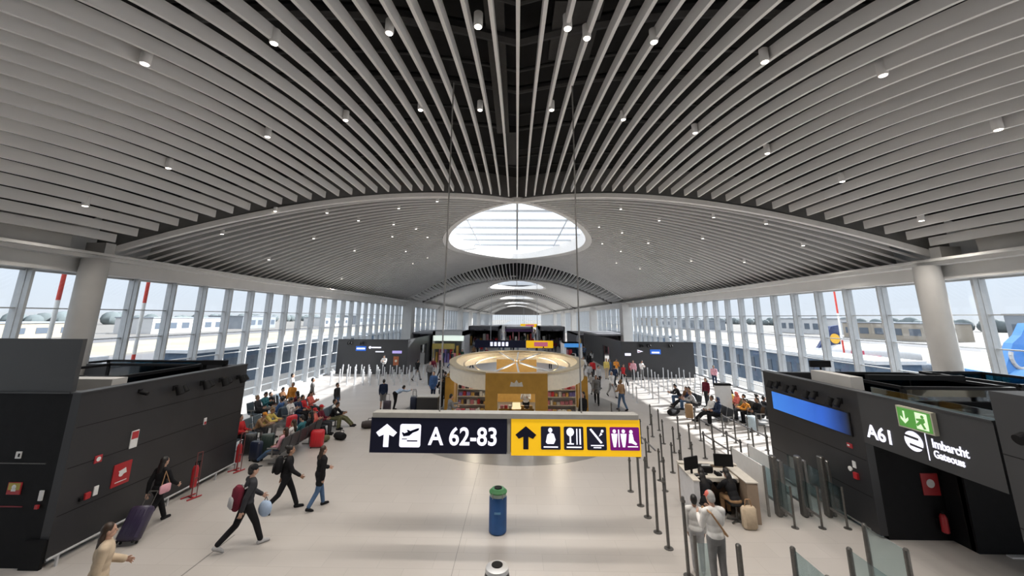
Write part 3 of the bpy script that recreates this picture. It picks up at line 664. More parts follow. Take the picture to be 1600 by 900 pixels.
MB().prism([(-3.11, 0.50), (-3.07, 0.50), (-3.0, 0.45), (-2.92, 0.47), (-2.98, 0.56), (-2.93, 0.56), (-2.82, 0.49), (-2.70, 0.53), (-2.65, 0.57), (-2.68, 0.60), (-2.9, 0.42), (-3.06, 0.40)], z1, z1 + .005, F).b2((-2.96, 0.28, z1), (-2.68, 0.31, z1 + .005), F).b2((-3.1, 0.33, z1), (-2.96, 0.35, z1 + .005), F).prism([(-3.0, 0.43), (-2.66, 0.55), (-2.64, 0.60), (-2.7, 0.60), (-3.06, 0.47)], z1, z1 + .005, F).build('plane_symbol', NAVY, o_)
text('lettering', 'A 62-83', 0.60, LUMW, F @ T(-2.38, 0.21, z0), sg, sx=0.94)
MB().prism(arrow(0.21, 0.40, 0.56, 0.48), z0, z1, F).build('arrow', NAVY, sg)
ICB = emit('icon_navy', (0.012, 0.013, 0.03), 0.3)
ic = []
for cx in (0.87, 1.48, 2.09): ic.append(MB().prism(rrect(cx, 0.40, 0.52, 0.56, 0.03), z0, z1, F).build('facility_icon', ICB, sg))
pu = MB().prism(rrect(2.83, 0.40, 0.78, 0.56, 0.03), z0, z1, F).build('toilet_icon', PURP, sg)
a, b_ = z1, z1 + 0.005
MB().prism(disc(0.86, 0.59, 0.055), a, b_, F).prism([(0.74, 0.30), (0.78, 0.48), (0.86, 0.53), (0.95, 0.5), (1.0, 0.36), (0.95, 0.26), (0.78, 0.26)], a, b_, F).b2((0.68, 0.17, a), (1.06, 0.20, b_), F).build('figure_symbol', LUMW, ic[0])
MB().prism(disc(1.39, 0.55, 0.10), a, b_, F).b2((1.37, 0.28, a), (1.41, 0.5, b_), F).b2((1.31, 0.25, a), (1.48, 0.28, b_), F).b2((1.55, 0.25, a), (1.58, 0.63, b_), F).b2((1.63, 0.25, a), (1.67, 0.63, b_), F).b2((1.29, 0.17, a), (1.68, 0.20, b_), F).build('dining_symbol', LUMW, ic[1])
MB().prism([(1.9, 0.62), (1.95, 0.64), (2.24, 0.30), (2.19, 0.28)], a, b_, F).prism(disc(2.24, 0.58, 0.035), a, b_, F).prism([(2.15, 0.45), (2.2, 0.55), (2.24, 0.5)], a, b_, F).b2((1.93, 0.22, a), (2.27, 0.245, b_), F).b2((2.0, 0.17, a), (2.2, 0.195, b_), F).build('escalator_symbol', LUMW, ic[2])
s = MB()
for cx in (2.56, 2.80): s.prism(disc(cx, 0.58, 0.045), a, b_, F).prism([(cx - 0.08, 0.52), (cx + 0.08, 0.52), (cx + 0.06, 0.36), (cx + 0.03, 0.2), (cx - 0.03, 0.2), (cx - 0.06, 0.36)], a, b_, F)
s.b2((2.66, 0.2, a), (2.69, 0.62, b_), F).prism(disc(3.0, 0.57, 0.045), a, b_, F).prism([(2.95, 0.52), (3.04, 0.52), (3.07, 0.36), (3.15, 0.28), (3.12, 0.25), (3.0, 0.3), (2.93, 0.3)], a, b_, F).b2((2.9, 0.2, a), (3.17, 0.225, b_), F)
s.build('toilet_symbol', LUMW, pu)
for x in (-2.15, 1.73): MB().tube((x, 0.14, 0.9), (x, 0.14, (Zs(x, 10.64) - 1.99 + 0.1) / 0.95), 0.022, n=8).build('suspension_rod', STEEL, sg, True)

# ---- blue and green bin
bn = thing('litter_bin', 'blue round litter bin with a green lid alone on the open floor', 'bin', (-0.46, 11.12, 0))
BINB = mat('bin_blue', (0.02, 0.09, 0.27), 0.35, 0.2, noise=0.08)
MB().lathe([(0.20, 0.0), (0.225, 0.03), (0.225, 0.80), (0.215, 0.82)], 28).build('body', BINB, bn, True)
MB().lathe([(0.212, 0.82), (0.212, 0.90)], 28).build('collar', mat('bin_collar', (0.30, 0.38, 0.34), 0.35, 0.5), bn, True)
MB().lathe([(0.228, 0.90), (0.228, 0.93), (0.19, 0.96), (0.16, 0.99)], 28).build('lid', mat('bin_green', (0.07, 0.28, 0.10), 0.45), bn, True)
MB().lathe([(0.10, 0.985), (0.10, 1.01)], 20).build('opening', BLK2, bn, True)
MB().box((0, -0.222, 0.5), (0.16, 0.012, 0.05)).build('label_plate', mat('bin_mark', (0.10, 0.25, 0.45), 0.4), bn)
for a_ in (0.9, 2.2, 4.1, 5.3): MB().tube((0.22 * math.cos(a_), 0.22 * math.sin(a_), 0.8), (0.22 * math.cos(a_), 0.22 * math.sin(a_), 0.93), 0.012, n=8).build('lid_post', STEEL, bn)
t = thing('litter_bin', 'round topped bin just entering the bottom edge of the view', 'bin', (-0.33, 7.95, 0)); MB().lathe([(0.2, 0), (0.22, 0.02), (0.22, 0.84), (0.2, 0.9)], 28).build('body', BLK, t, True); MB().lathe([(0.21, 0.9), (0.2, 0.96), (0.12, 0.99)], 28).build('lid', WSTEEL, t, True); MB().lathe([(0.10, 0.985), (0.1, 1.0)], 20).build('opening', BLK2, t, True)

# ================================================================== kiosk
ks = thing('kiosk_shop', 'oval gold kiosk shop with a ring canopy in mid hall', 'kiosk', (0.0, 24.9, 0))
KA, KB = 3.95, 6.35
def kell(t_, e=0): return (KA + e) * math.cos(t_), (KB + e) * math.sin(t_)
def ering(z0_, z1_, e0, e1, a0=0, a1=360, n=72):
    s_ = MB(); rows_ = []
    for i in range(n + 1):
        t_ = R(lerp(a0, a1, i / n)); x0_, y0_ = kell(t_, e0); x1_, y1_ = kell(t_, e1)
        rows_.append([(x0_, y0_, z0_), (x1_, y1_, z0_), (x1_, y1_, z1_), (x0_, y0_, z1_), (x0_, y0_, z0_)])
    return s_.grid(rows_)
ering(1.98, 2.72, -0.1, 0.0).build('canopy_fascia', CREAM, ks, True)
ering(2.72, 2.80, -0.35, 0.06).build('canopy_rim', mat('champagne_metal', (0.52, 0.42, 0.27), 0.35, 0.5), ks, True)
ering(2.55, 2.60, -0.85, -0.75).build('inner_rail', mat('champagne_metal', (0, 0, 0)), ks, True)
ering(2.50, 2.54, -1.5, -1.42).build('inner_rail', mat('champagne_metal', (0, 0, 0)), ks, True)
for a_ in (62, 88, 110, 250, 272, 300): 
    x0_, y0_ = kell(R(a_), -0.1)
    MB().tube((x0_, y0_, 2.66), (x0_ * 0.1, y0_ * 0.1, 2.62), 0.05, n=8).build('roof_spoke', WSTEEL, ks)
MB().b2((-1.4, -6.5, 0), (-0.85, -6.1, 2.82)).b2((0.85, -6.5, 0), (1.4, -6.1, 2.82)).b2((-0.85, -6.5, 1.95), (0.85, -6.1, 2.82)).build('front_portal', GOLD, ks)
MB().b2((-0.22, -6.0, 0), (0.22, -5.6, 1.2)).b2((-0.85, -5.0, 0), (0.85, -4.8, 1.0)).build('counter', GOLD, ks)
for a_ in (168, 184, 196, 350, 364, 374):
    x0_, y0_ = kell(R(a_), -0.06)
    MB().b2((x0_ - 0.25, y0_ - 0.28, 0), (x0_ + 0.25, y0_ + 0.28, 1.98)).build('gold_pillar', GOLD, ks)
MB().b2((-1.3, 1.5, 0.0), (1.3, 1.8, 2.6)).build('back_wall', mat('lit_amber_wall', (0.62, 0.36, 0.09), 0.4), ks)
s = MB(); F = facing((0, -6.51, 2.38), 'cam')
s.prism([(-0.3, -0.12), (0.3, -0.12), (0.24, 0.08), (0.1, 0.02), (0, 0.16), (-0.1, 0.02), (-0.24, 0.08)], 0, 0.01, F); s.build('crest_emblem', mat('emblem_silver', (0.55, 0.53, 0.48), 0.4, 0.6), ks)
KL = bpy.data.lights.new('kiosk_downlight', 'POINT')
KL.energy = 75; KL.color = (1.0, 0.86, 0.64); KL.shadow_soft_size = 0.2
for x_, y_ in ((-2.2, -3.0), (2.2, -3.0), (0, -1.5), (-1.5, 3.5), (1.5, 3.5)):
    q = link('kiosk_downlight', KL, ks); q.location = (x_, y_, 2.3)
# display shelving each side of the portal, goods on it
GOODS = [mat('goods_red', (0.5, 0.03, 0.04), 0.5), mat('goods_pink', (0.6, 0.22, 0.26), 0.5), mat('goods_white', (0.7, 0.68, 0.64), 0.5), mat('goods_dark', (0.04, 0.03, 0.035), 0.5), mat('goods_gold', (0.55, 0.33, 0.08), 0.4), mat('goods_violet', (0.25, 0.2, 0.5), 0.5)]
GN = ['red', 'pink', 'white', 'dark', 'gold', 'violet']
for si, (xa, xb, side) in enumerate(((-3.05, -1.5, 'left'), (1.5, 3.05, 'right'))):
    u = thing('display_shelf', 'white display shelving full of boxes %s of the kiosk portal' % side, 'shelf unit', ((xa + xb) / 2, 21.2, 0)); hw = (xb - xa) / 2
    MB().b2((-hw, 0.3, 0), (hw, 0.34, 1.95)).build('back_panel', WHITE, u)
    for z in (0.5, 0.9, 1.3, 1.65): MB().b2((-hw, -0.1, z), (hw, 0.3, z + 0.03)).build('shelf', CREAM, u)
    MB().b2((-hw, -0.1, 0), (-hw + 0.03, 0.34, 1.95)).b2((hw - 0.03, -0.1, 0), (hw, 0.34, 1.95)).build('side_panel', CREAM, u)
    for li, z in enumerate((0.53, 0.93, 1.33, 1.68)):
        x = xa + 0.08
        while x < xb - 0.16:
            wd = rnd.uniform(0.10, 0.2); ht = rnd.uniform(0.12, 0.24); g = rnd.randrange(6)
            o_ = MB().box((0, 0, ht / 2), (wd, 0.16, ht), None, 0.012).build('goods_box', GOODS[g]); o_.location = (x + wd / 2, 21.2 + 0.06, z)
            tag(o_, '%s packaged goods on the %s shelf %s of the kiosk portal' % (GN[g], ['lowest', 'second lowest', 'second highest', 'top'][li], side), 'packet', 'goods on the kiosk shelves')
            x += wd + rnd.uniform(0.015, 0.05)
for i in range(12):
    g = rnd.randrange(6); side = 'left' if i < 6 else 'right'
    x = (-2.9 + 0.24 * i) if i < 6 else (1.65 + 0.24 * (i - 6))
    o_ = MB().box((0, 0, 0.14), (0.2, 0.14, 0.28), None, 0.02).build('gift_bag', GOODS[g]); o_.location = (x, 20.6, 0.55); tag(o_, '%s gift bag on the low stand at the %s kiosk opening' % (GN[g], side), 'bag', 'gift bags at the kiosk openings')
for side, x in (('left', -2.3), ('right', 2.25)): tag(MB().box((x, 20.6, 0.275), (1.6, 0.4, 0.55), None, 0.03).build('display_plinth', CREAM), 'cream display plinth under gift bags at the %s kiosk opening' % side, 'plinth')
for i in range(8):
    g = rnd.randrange(5); o_ = MB().box((0, 0, 0.07), (0.16, 0.14, 0.14), None, 0.01).build('goods_box', GOODS[g]); o_.location = (-0.7 + 0.2 * i, 20.0, 1.0); tag(o_, '%s box on the gold counter behind the kiosk portal' % GN[g], 'packet', 'boxes on the kiosk counter')
t = tag(MB().box((0, 0, 0.15), (0.36, 0.03, 0.28)).build('price_card', emit('lit_card', (0.9, 0.75, 0.45), 0.8)), 'lit cream card on the narrow gold stand in the kiosk portal', 'card'); t.location = (0, 18.9, 1.2)

# ================================================================== further overhead signs and shops
def far_sign(y, x0, xm, x1, z, label):
    t = thing('hanging_sign', label, 'sign', (0, y, z))
    if xm > x0: MB().b2((x0, 0, 0), (xm, 0.25, 0.9)).build('navy_panel', NAVY, t)
    MB().b2((xm + 0.03, 0, 0), (x1, 0.25, 0.9)).build('yellow_panel', YEL, t)
    F_ = facing((0, 0, 0), 'cam'); q = (xm + x1) / 2
    MB().b2((q - 0.2 * (x1 - xm), 0.2, 0.0), (q + 0.3 * (x1 - xm), 0.72, 0.03), F_).build('pink_icon', emit('pink_icon_lit', (0.5, 0.12, 0.2), 0.5), t)
    if xm > x0:
        s_ = MB()
        for k_ in range(5): s_.b2((x0 + 2.0 + 0.5 * k_, 0.2, 0), (x0 + 2.32 + 0.5 * k_, 0.7, 0.03), F_)
        s_.build('white_symbols', LUMW, t)
    for xx in (lerp(x0, x1, 0.2), lerp(x0, x1, 0.8)): MB().tube((xx, 0.12, 0.9), (xx, 0.12, Zr(xx) - z), 0.03, n=8).build('suspension_rod', WSTEEL, t)
far_sign(51.8, -5.4, 1.2, 4.7, 1.45, 'second hanging sign with navy and yellow halves beyond the kiosk')
far_sign(111, 1.0, 1.0, 5.8, 2.6, 'small yellow hanging sign far down the hall')
def shop(name, label, x0, x1, y0, y1, h, mt, lit=None, lz=(2.3, 3.0)):
    t = thing(name, label, 'shop', ((x0 + x1) / 2, y0, 0)); hw = (x1 - x0) / 2
    MB().b2((-hw, 0, 0), (-hw + 0.3, y1 - y0, h)).b2((hw - 0.3, 0, 0), (hw, y1 - y0, h)).b2((-hw, (y1 - y0) - 0.2, 0), (hw, y1 - y0, h)).build('walls', mt, t)
    MB().b2((-hw, 0, lz[1]), (hw, y1 - y0, h)).build('canopy', mt, t)
    if lit: MB().b2((-hw + 0.1, -0.06, lz[0]), (hw - 0.1, 0, lz[1])).build('lit_fascia', lit, t)
    for k_ in range(9):
        x_ = -hw + 0.5 + (2 * hw - 1) * k_ / 8; q_ = rnd.uniform(0.1, 0.25); MB().b2((x_ - q_, 0.3, 0.0), (x_ + q_, 0.7, rnd.uniform(1.0, 2.2))).build('display_stand', rnd.choice(GOODS), t)
    return t
SHOPG = mat('shop_grey', (0.24, 0.24, 0.26), 0.5, noise=0.1)
WLIT = emit('shop_white_lit', (0.72, 0.82, 0.74), 0.7)
shop('white_shop', 'white lit shop front with a yellow sign left behind the kiosk', -10.0, -6.2, 47.5, 53, 3.6, WSTEEL, WLIT, (2.5, 3.1))
tag(MB().b2((-9.9, 47.0, 1.6), (-7.3, 47.3, 2.2)).b2((-9.8, 47.1, 0), (-9.7, 47.2, 1.7)).b2((-7.5, 47.1, 0), (-7.4, 47.2, 1.7)).build('yellow_gate_sign', mat('dull_yellow', (0.5, 0.4, 0.12), 0.5)), 'dull yellow sign board on posts before the white shop', 'sign')
shop('dark_shop', 'dark glazed shop on the left far down the hall', -9.2, -3.2, 76, 86, 3.6, SHOPG, mat('shop_print_dark', (0.22, 0.21, 0.24), 0.5, noise=0.95, scale=2.2), (2.8, 3.0))
shop('dark_shop', 'dark glazed shop on the right far down the hall', 4.2, 9.2, 76, 86, 3.6, SHOPG, mat('shop_print_dark', (0, 0, 0)), (2.8, 3.0))
shop('dark_shop', 'low dark shop in the centre at the far end', -2.6, 3.6, 88, 96, 3.2, SHOPG, mat('purple_dull', (0.12, 0.06, 0.16), 0.5), (2.2, 2.8))
shop('blue_stand', 'white stand with a bright blue canopy right behind the kiosk', 5.0, 7.0, 43, 46, 2.6, WHITE, emit('canopy_blue', (0.06, 0.25, 0.6), 0.5), (2.2, 2.6))
for i, (x, y) in enumerate(((-8.6, 60.5), (-8.8, 68), (9.0, 60.5), (9.3, 68))):
    s = shop('side_shop', 'dark shop front against the %s side, %s one past the gate block' % ('left' if x < 0 else 'right', ORD[i % 2]), min(x, x * 1.9), max(x, x * 1.9), y, y + 6, 2.9, SHOPG, LUMW if i == 1 else None, (2.4, 2.7))

# ================================================================== queue posts, barriers, desk
def post_proto(h, r_, mt):
    p = link('queue_post', None)
    MB().lathe([(r_, 0.02), (r_, h - 0.02), (r_ * 0.7, h)], 12).build('pole', mt, p, True)
    MB().lathe([(r_ * 3.0, 0.0), (r_ * 2.9, 0.014), (r_ * 1.2, 0.02)], 16).build('base_plate', mt, p, True)
    MB().box((0, 0, h - 0.09), (r_ * 2.25, r_ * 2.25, 0.05)).build('belt_head', mt, p)
    return p
def posts(spots, h, r_, mt, labf, grp, belt=None):
    pr = None
    for i, (x, y) in enumerate(spots):
        if pr is None: pr = post_proto(h, r_, mt); o_ = pr
        else: o_ = copy_tree(pr)
        o_.location = (x, y, 0); o_.rotation_euler = (R(rnd.uniform(-.6, .6)), R(rnd.uniform(-.6, .6)), 0)
        tag(o_, labf(i), 'queue post', grp)
posts([(3.6, 12.61), (3.59, 11.95), (3.59, 11.19), (3.6, 10.49), (3.64, 9.5)], 1.5, 0.036, DSTEEL, lambda i: 'tall steel post in the line beside the service desk, %s from the desk end' % ORD[i], 'tall posts beside the service desk')
cols_ = [(3.62, [13.55]), (4.75, [13.5, 14.5, 15.5, 16.5, 17.6, 18.8]), (5.45, [14.3, 15.2, 16.2, 17.2, 18.3, 19.5]), (5.0, [20.4, 21.6]), (6.9, [20.2, 21.4]), (8.8, [20.6]), (10.4, [17.6, 18.9]), (12.4, [18.0, 19.4]), (6.3, [15.3, 16.2, 17.2, 18.2, 19.4]), (7.3, [14.6, 15.6, 16.6, 17.7, 18.9]), (8.2, [15.6, 16.6, 17.6, 18.8]), (9.6, [16.2, 17.2, 18.4, 19.6]), (11.2, [17.0, 18.4, 19.8])]
sp = [(x + rnd.uniform(-.08, .08), y + rnd.uniform(-.12, .12)) for x, yy in cols_ for y in yy]
posts(sp, 0.98, 0.033, DSTEEL, lambda i: 'dark steel queue post among the sunlit lanes between the service desk and the right benches', 'queue posts behind the service desk')
sp = [(x + 0.12 * (y - 26) + rnd.uniform(-.05, .05), y) for x in (7.6, 9.0, 10.4, 11.8, 13.2) for y in (26.5, 27.9, 29.3, 30.7, 32.1, 33.5, 34.9, 36.3) if not (x > 9.5 and y < 27)]
posts(sp, 1.0, 0.038, WSTEEL, lambda i: 'pale steel queue post in the bright lanes before the far right gate block', 'queue posts before the far right gate block')
sp = [(x + rnd.uniform(-.1, .1), y) for y in (32.0, 33.6, 35.2, 36.6) for x in [-15.8 + 0.62 * k for k in range(15)] if x > -16 + (36.6 - y) * 0.2]
posts(sp, 1.0, 0.042, WSTEEL, lambda i: 'pale steel queue post in the bright lanes before the far left gate block', 'queue posts before the far left gate block')
bm = mat('belt_grey', (0.16, 0.16, 0.17), 0.6)
for i, (x, ya, yb) in enumerate(((4.75, 14.5, 16.5), (7.3, 14.6, 16.6), (9.6, 16.2, 19.6), (8.2, 15.6, 18.8))):
    t = tag(MB().b2((x - 0.012, ya, 0.86), (x + 0.012, yb, 0.91)).build('barrier_belt', bm), 'grey barrier belt along the sunlit lanes, %s from the left' % ORD[(0, 1, 3, 2)[i]], 'belt')
# glass lane barriers before the right pod
for i, x in enumerate((7.25, 7.95, 8.6)):
    t = thing('gate_barrier', 'steel and glass gate barrier before the right wall, %s from the service desk' % ORD[i], 'gate barrier', (x, 11.5, 0), 0, 'gate lane barriers')
    MB().box((0, 0.62, 0.76), (0.14, 0.20, 1.52), None, 0.03).build('tall_pillar', DSTEEL, t)
    MB().box((0.18, 0.66, 0.70), (0.09, 0.14, 1.40), None, 0.02).build('tall_pillar', STEEL, t)
    MB().lathe([(0.026, 0), (0.026, 0.97)], 12).build('front_post', DSTEEL, t, True); MB().lathe([(0.09, 0), (0.085, 0.014)], 14).build('base_plate', DSTEEL, t)
    MB().b2((-0.02, 0.0, 0.22), (0.02, 0.6, 0.28)).b2((0.0, 0.6, 0.28), (0.04, 2.0, 0.34)).build('lower_rail', STEEL, t)
    MB().b2((-0.006, 0.03, 0.3), (0.006, 0.55, 0.93)).build('glass_panel', BARGLASS, t)
    MB().b2((-0.006, 0.75, 0.3), (0.006, 2.1, 1.1)).build('glass_panel', BARGLASS, t)
for i, (x, y, lab) in enumerate(((6.95, 12.9, 'white frosted panel standing between the service desk and the gate barriers'), (7.65, 13.2, 'white frosted panel standing behind the first gate barrier'))):
    t = thing('screen_panel', lab, 'screen', (x, y, 0)); MB().b2((-0.02, -0.8, 0.1), (0.02, 0.8, 1.25)).build('panel', WHITE, t)
    MB().b2((-0.03, -0.84, 0), (0.03, -0.8, 1.27)).b2((-0.03, 0.8, 0), (0.03, 0.84, 1.27)).build('frame', STEEL, t)
# low glass rails at the bottom edge
for i, (x, y0_, y1_, h) in enumerate(((4.95, 7.2, 8.0, 1.32), (5.95, 7.2, 8.0, 1.32), (6.95, 8.0, 8.85, 1.32))):
    t = thing('glass_rail', 'steel post and glass pane at the lower right, %s from the man in white' % ORD[i], 'glass rail', (x, y1_, 0), 0, 'glass rails at the lower right')
    MB().box((0, 0, h / 2), (0.085, 0.085, h), None, 0.025).build('post', DSTEEL, t)
    MB().box((0, y0_ - y1_, h / 2), (0.085, 0.085, h), None, 0.025).build('post', DSTEEL, t)
    MB().b2((-0.008, y0_ - y1_ + 0.06, 0.12), (0.008, -0.06, h - 0.04)).build('glass_pane', BARGLASS, t)
t = thing('glass_rail', 'tall slim steel post holding a pane beside the man in white', 'glass rail', (3.72, 8.5, 0))
MB().box((-0.3, 0, 0.62), (0.05, 0.05, 1.24)).build('post', DSTEEL, t); MB().box((0.52, 0, 0.55), (0.09, 0.09, 1.1), None, 0.02).build('post', DSTEEL, t); MB().b2((-0.26, -0.006, 0.1), (-0.06, 0.006, 1.1)).build('glass_pane', BARGLASS, t)
# service desk
dk = thing('service_desk', 'wooden U-shaped service desk with monitors on the right of the hall', 'desk', (5.68, 12.15, 0), R(-4)); dk.scale = (0.87, 0.86, 0.89)
WOOD = mat('desk_wood', (0.30, 0.225, 0.165), 0.5, noise=0.10, scale=3); WTOP = mat('desk_top', (0.60, 0.56, 0.50), 0.4)
MB().b2((0.62, -0.55, 0), (0.95, 0.95, 1.10)).build('side_cabinet', WOOD, dk)
MB().b2((-0.95, -0.55, 0), (-0.78, 0.95, 1.10)).build('side_panel', mat('desk_pale', (0.58, 0.58, 0.60), 0.5), dk)
MB().b2((-0.95, 0.85, 0), (0.95, 1.0, 1.15)).build('back_panel', WOOD, dk)
MB().b2((-0.95, 0.0, 1.02), (0.62, 0.85, 1.06)).build('worktop', WTOP, dk)
MB().b2((0.60, -0.57, 1.10), (0.97, 1.0, 1.13)).b2((-0.97, -0.57, 1.10), (-0.76, 1.0, 1.13)).b2((-0.97, 0.80, 1.15), (0.97, 1.03, 1.18)).build('counter_top', WTOP, dk)
MB().b2((-0.76, -0.1, 0.95), (0.6, 0.0, 1.06)).build('edge_strip', WTOP, dk)
def monitor(label, x, y, z, rz):
    t = thing('computer_monitor', label, 'monitor', (x, y, z), rz)
    MB().box((0, 0, 0.01), (0.22, 0.16, 0.02), None, 0.008).build('foot', BLK2, t); MB().b2((-0.025, -0.02, 0.02), (0.025, 0.02, 0.2)).build('stand', BLK2, t)
    MB().box((0, 0, 0.33), (0.52, 0.045, 0.33), None, 0.012).build('screen_case', BLK2, t); MB().box((0, 0.025, 0.33), (0.48, 0.004, 0.29)).build('screen', mat('screen_dark', (0.01, 0.012, 0.02), 0.2), t)
monitor('black monitor on the left end of the service desk', 4.98, 12.2, 0.944, R(25))
monitor('black monitor on the right end of the service desk', 6.02, 12.45, 0.944, R(-8))
t = thing('label_printer', 'black printer between the two desk monitors', 'printer', (5.5, 12.5, 0.944)); MB().box((0, 0, 0.09), (0.36, 0.26, 0.18), None, 0.03).build('case', BLK2, t); MB().box((0, -0.06, 0.19), (0.24, 0.05, 0.03)).build('paper_slot', WPRINT, t)
t = thing('keyboard', 'black keyboard lying at the front of the service desk', 'keyboard', (5.25, 12.28, 0.944), R(20)); MB().box((0, 0, 0.012), (0.42, 0.14, 0.024), None, 0.008).build('case', BLK2, t); MB().box((0, 0, 0.026), (0.39, 0.11, 0.006)).build('keys', DGR, t)
t = tag(MB().box((0, 0, 0.006), (0.21, 0.3, 0.012)).build('paper_stack', WPRINT), 'white papers lying on the right of the service desk', 'papers'); t.location = (6.0, 12.22, 0.944)
t = thing('desk_phone', 'dark desk phone by the right desk monitor', 'phone', (5.75, 12.28, 0.944)); MB().box((0, 0, 0.03), (0.16, 0.2, 0.06), None, 0.015).build('base', BLK2, t); MB().box((-0.05, 0, 0.075), (0.05, 0.2, 0.04), None, 0.015).build('handset', BLK2, t)

# ================================================================== seating
SEATB = mat('seat_blue_grey', (0.085, 0.115, 0.145), 0.5, noise=0.06); SEATD = mat('seat_dark', (0.03, 0.032, 0.036), 0.5)
def bench(label, x, y, n, rz, mt=None):
    """beam seating: n seats along local x, sitters face local +y"""
    t = thing('beam_seating', label, 'bench', (x, y, 0), rz, 'rows of beam seating'); mt = mt or SEATB
    L = 0.6 * n
    for i in range(n):
        q = -L / 2 + 0.6 * (i + 0.5)
        MB().box((q, 0.02, 0.43), (0.54, 0.48, 0.06), None, 0.03).build('seat', mt, t)
        MB().box((0, 0, 0), (0.54, 0.05, 0.50), T(q, -0.27, 0.70, R(12)), 0.03).build('backrest', mt, t)
    MB().b2((-L / 2, -0.04, 0.32), (L / 2, 0.04, 0.39)).build('beam', STEEL, t)
    for q in (-L / 2 + 0.35, L / 2 - 0.35):
        MB().b2((q - 0.03, -0.035, 0.03), (q + 0.03, 0.035, 0.33)).b2((q - 0.025, -0.3, 0.0), (q + 0.025, 0.3, 0.035)).build('leg', STEEL, t)
    for q in (-L / 2, L / 2): MB().b2((q - 0.02, -0.2, 0.6), (q + 0.02, 0.2, 0.64)).b2((q - 0.02, -0.02, 0.4), (q + 0.02, 0.02, 0.6)).build('armrest', STEEL, t)
    return t
W90, E90 = R(90), R(-90)     # sitters facing -x / +x
bench('blue grey bench row nearest the walkway on the left, its dark backs to the walkway', -8.75, 16.6, 5, W90, SEATD)
bench('blue grey bench row facing the walkway on the left beyond the nearest row', -8.9, 19.6, 4, E90)
bench('bench row of the second left line, near end, facing the walkway', -11.3, 17.6, 4, E90)
bench('bench row of the second left line, far end, facing the walkway', -11.0, 21.0, 4, E90)
bench('bench row of the second left line, far end, facing the windows', -11.75, 21.0, 4, W90)
bench('bench row closest to the left windows', -13.3, 22.2, 5, E90)
bench('dark bench row on the right nearest the walkway, far end', 10.3, 24.9, 4, W90, SEATD)
bench('dark bench row on the right nearest the walkway, near end', 10.3, 21.6, 4, W90, SEATD)
bench('dark bench row on the right facing the walkway from the second line', 12.3, 22.6, 5, W90, SEATD)
bench('dark bench row on the right with its back to the second line', 13.1, 22.0, 5, E90, SEATD)

# ================================================================== luggage
def suitcase(label, x, y, rz, mt, h=0.62, wd=0.42, dp=0.25, handle=True, tilt=0):
    t = thing('suitcase', label, 'suitcase', (x, y, 0.055 if tilt else 0), rz); t.rotation_euler = (R(-tilt), 0, rz)
    b = MB().box((0, 0, 0.05 + h / 2), (wd, dp, h), None, 0.05); b.build('shell', mt, t, True)
    s = MB()
    for q in (-0.12, -0.04, 0.04, 0.12): s.b2((q * wd / 0.42 - 0.008, -dp / 2 - 0.006, 0.14), (q * wd / 0.42 + 0.008, -dp / 2 + 0.01, h - 0.04))
    s.build('ribs', mt, t)
    if handle:
        s = MB()
        for q in (-0.1, 0.1): s.tube((q, dp / 2 - 0.05, h), (q, dp / 2 - 0.05, h + 0.38), 0.01, n=8)
        s.tube((-0.1, dp / 2 - 0.05, h + 0.38), (0.1, dp / 2 - 0.05, h + 0.38), 0.014, n=8); s.build('handle', DSTEEL, t)
    for a_ in (-1, 1):
        for c_ in (-1, 1): MB().tube((a_ * (wd / 2 - 0.06) - 0.015, c_ * (dp / 2 - 0.05), 0.028), (a_ * (wd / 2 - 0.06) + 0.015, c_ * (dp / 2 - 0.05), 0.028), 0.028, n=12).build('wheel', BLK2, t, True)
    return t
def cloth(n, c): return mat('cloth_' + n, c, 0.85, noise=0.10, scale=9, spec=0.2)
CK = {'black': (0.012, 0.012, 0.014), 'charcoal': (0.035, 0.036, 0.042), 'grey': (0.20, 0.20, 0.205), 'lightgrey': (0.42, 0.42, 0.43), 'white': (0.72, 0.71, 0.70), 'beige': (0.52, 0.42, 0.31), 'tan': (0.36, 0.22, 0.12), 'navy': (0.022, 0.035, 0.075), 'blue': (0.06, 0.13, 0.30), 'jeans': (0.075, 0.13, 0.23), 'paleblue': (0.36, 0.46, 0.62), 'red': (0.50, 0.03, 0.035), 'coral': (0.65, 0.16, 0.13), 'orange': (0.75, 0.30, 0.05), 'pink': (0.68, 0.36, 0.42), 'olive': (0.13, 0.13, 0.07), 'darkgreen': (0.03, 0.07, 0.05), 'maroon': (0.13, 0.015, 0.03), 'brown': (0.14, 0.07, 0.035), 'purple': (0.05, 0.03, 0.10), 'teal': (0.04, 0.16, 0.19), 'yellow': (0.70, 0.55, 0.16)}
def cl(n): return cloth(n, CK[n])
suitcase('dark purple suitcase pulled behind the woman by the left wall', -9.12, 10.25, R(8), mat('case_purple', (0.028, 0.02, 0.05), 0.35), 0.68, 0.46, tilt=32)
suitcase('dark green suitcase standing before the nearest left bench', -9.75, 16.4, R(20), mat('case_green', (0.03, 0.05, 0.045), 0.4), 0.7, 0.48)
suitcase('navy suitcase standing beside the dark green one', -9.75, 15.75, R(-10), mat('case_navy', (0.015, 0.022, 0.05), 0.4), 0.62, 0.42)
suitcase('black suitcase standing at the end of the left black wall', -10.4, 16.35, R(30), mat('case_black', (0.012, 0.014, 0.018), 0.4), 0.72, 0.46)
suitcase('bright red suitcase standing behind the nearest left bench', -8.22, 17.3, R(10), mat('case_red', (0.55, 0.02, 0.03), 0.4), 0.62, 0.5, 0.3, False)
suitcase('large red suitcase lying by the second left bench line', -10.4, 19.2, R(80), mat('case_red', (0, 0, 0)), 0.72, 0.5)
suitcase('pale grey suitcase beside the man bending in mid hall', -6.15, 24.75, R(15), mat('case_grey', (0.33, 0.34, 0.36), 0.4), 0.6)
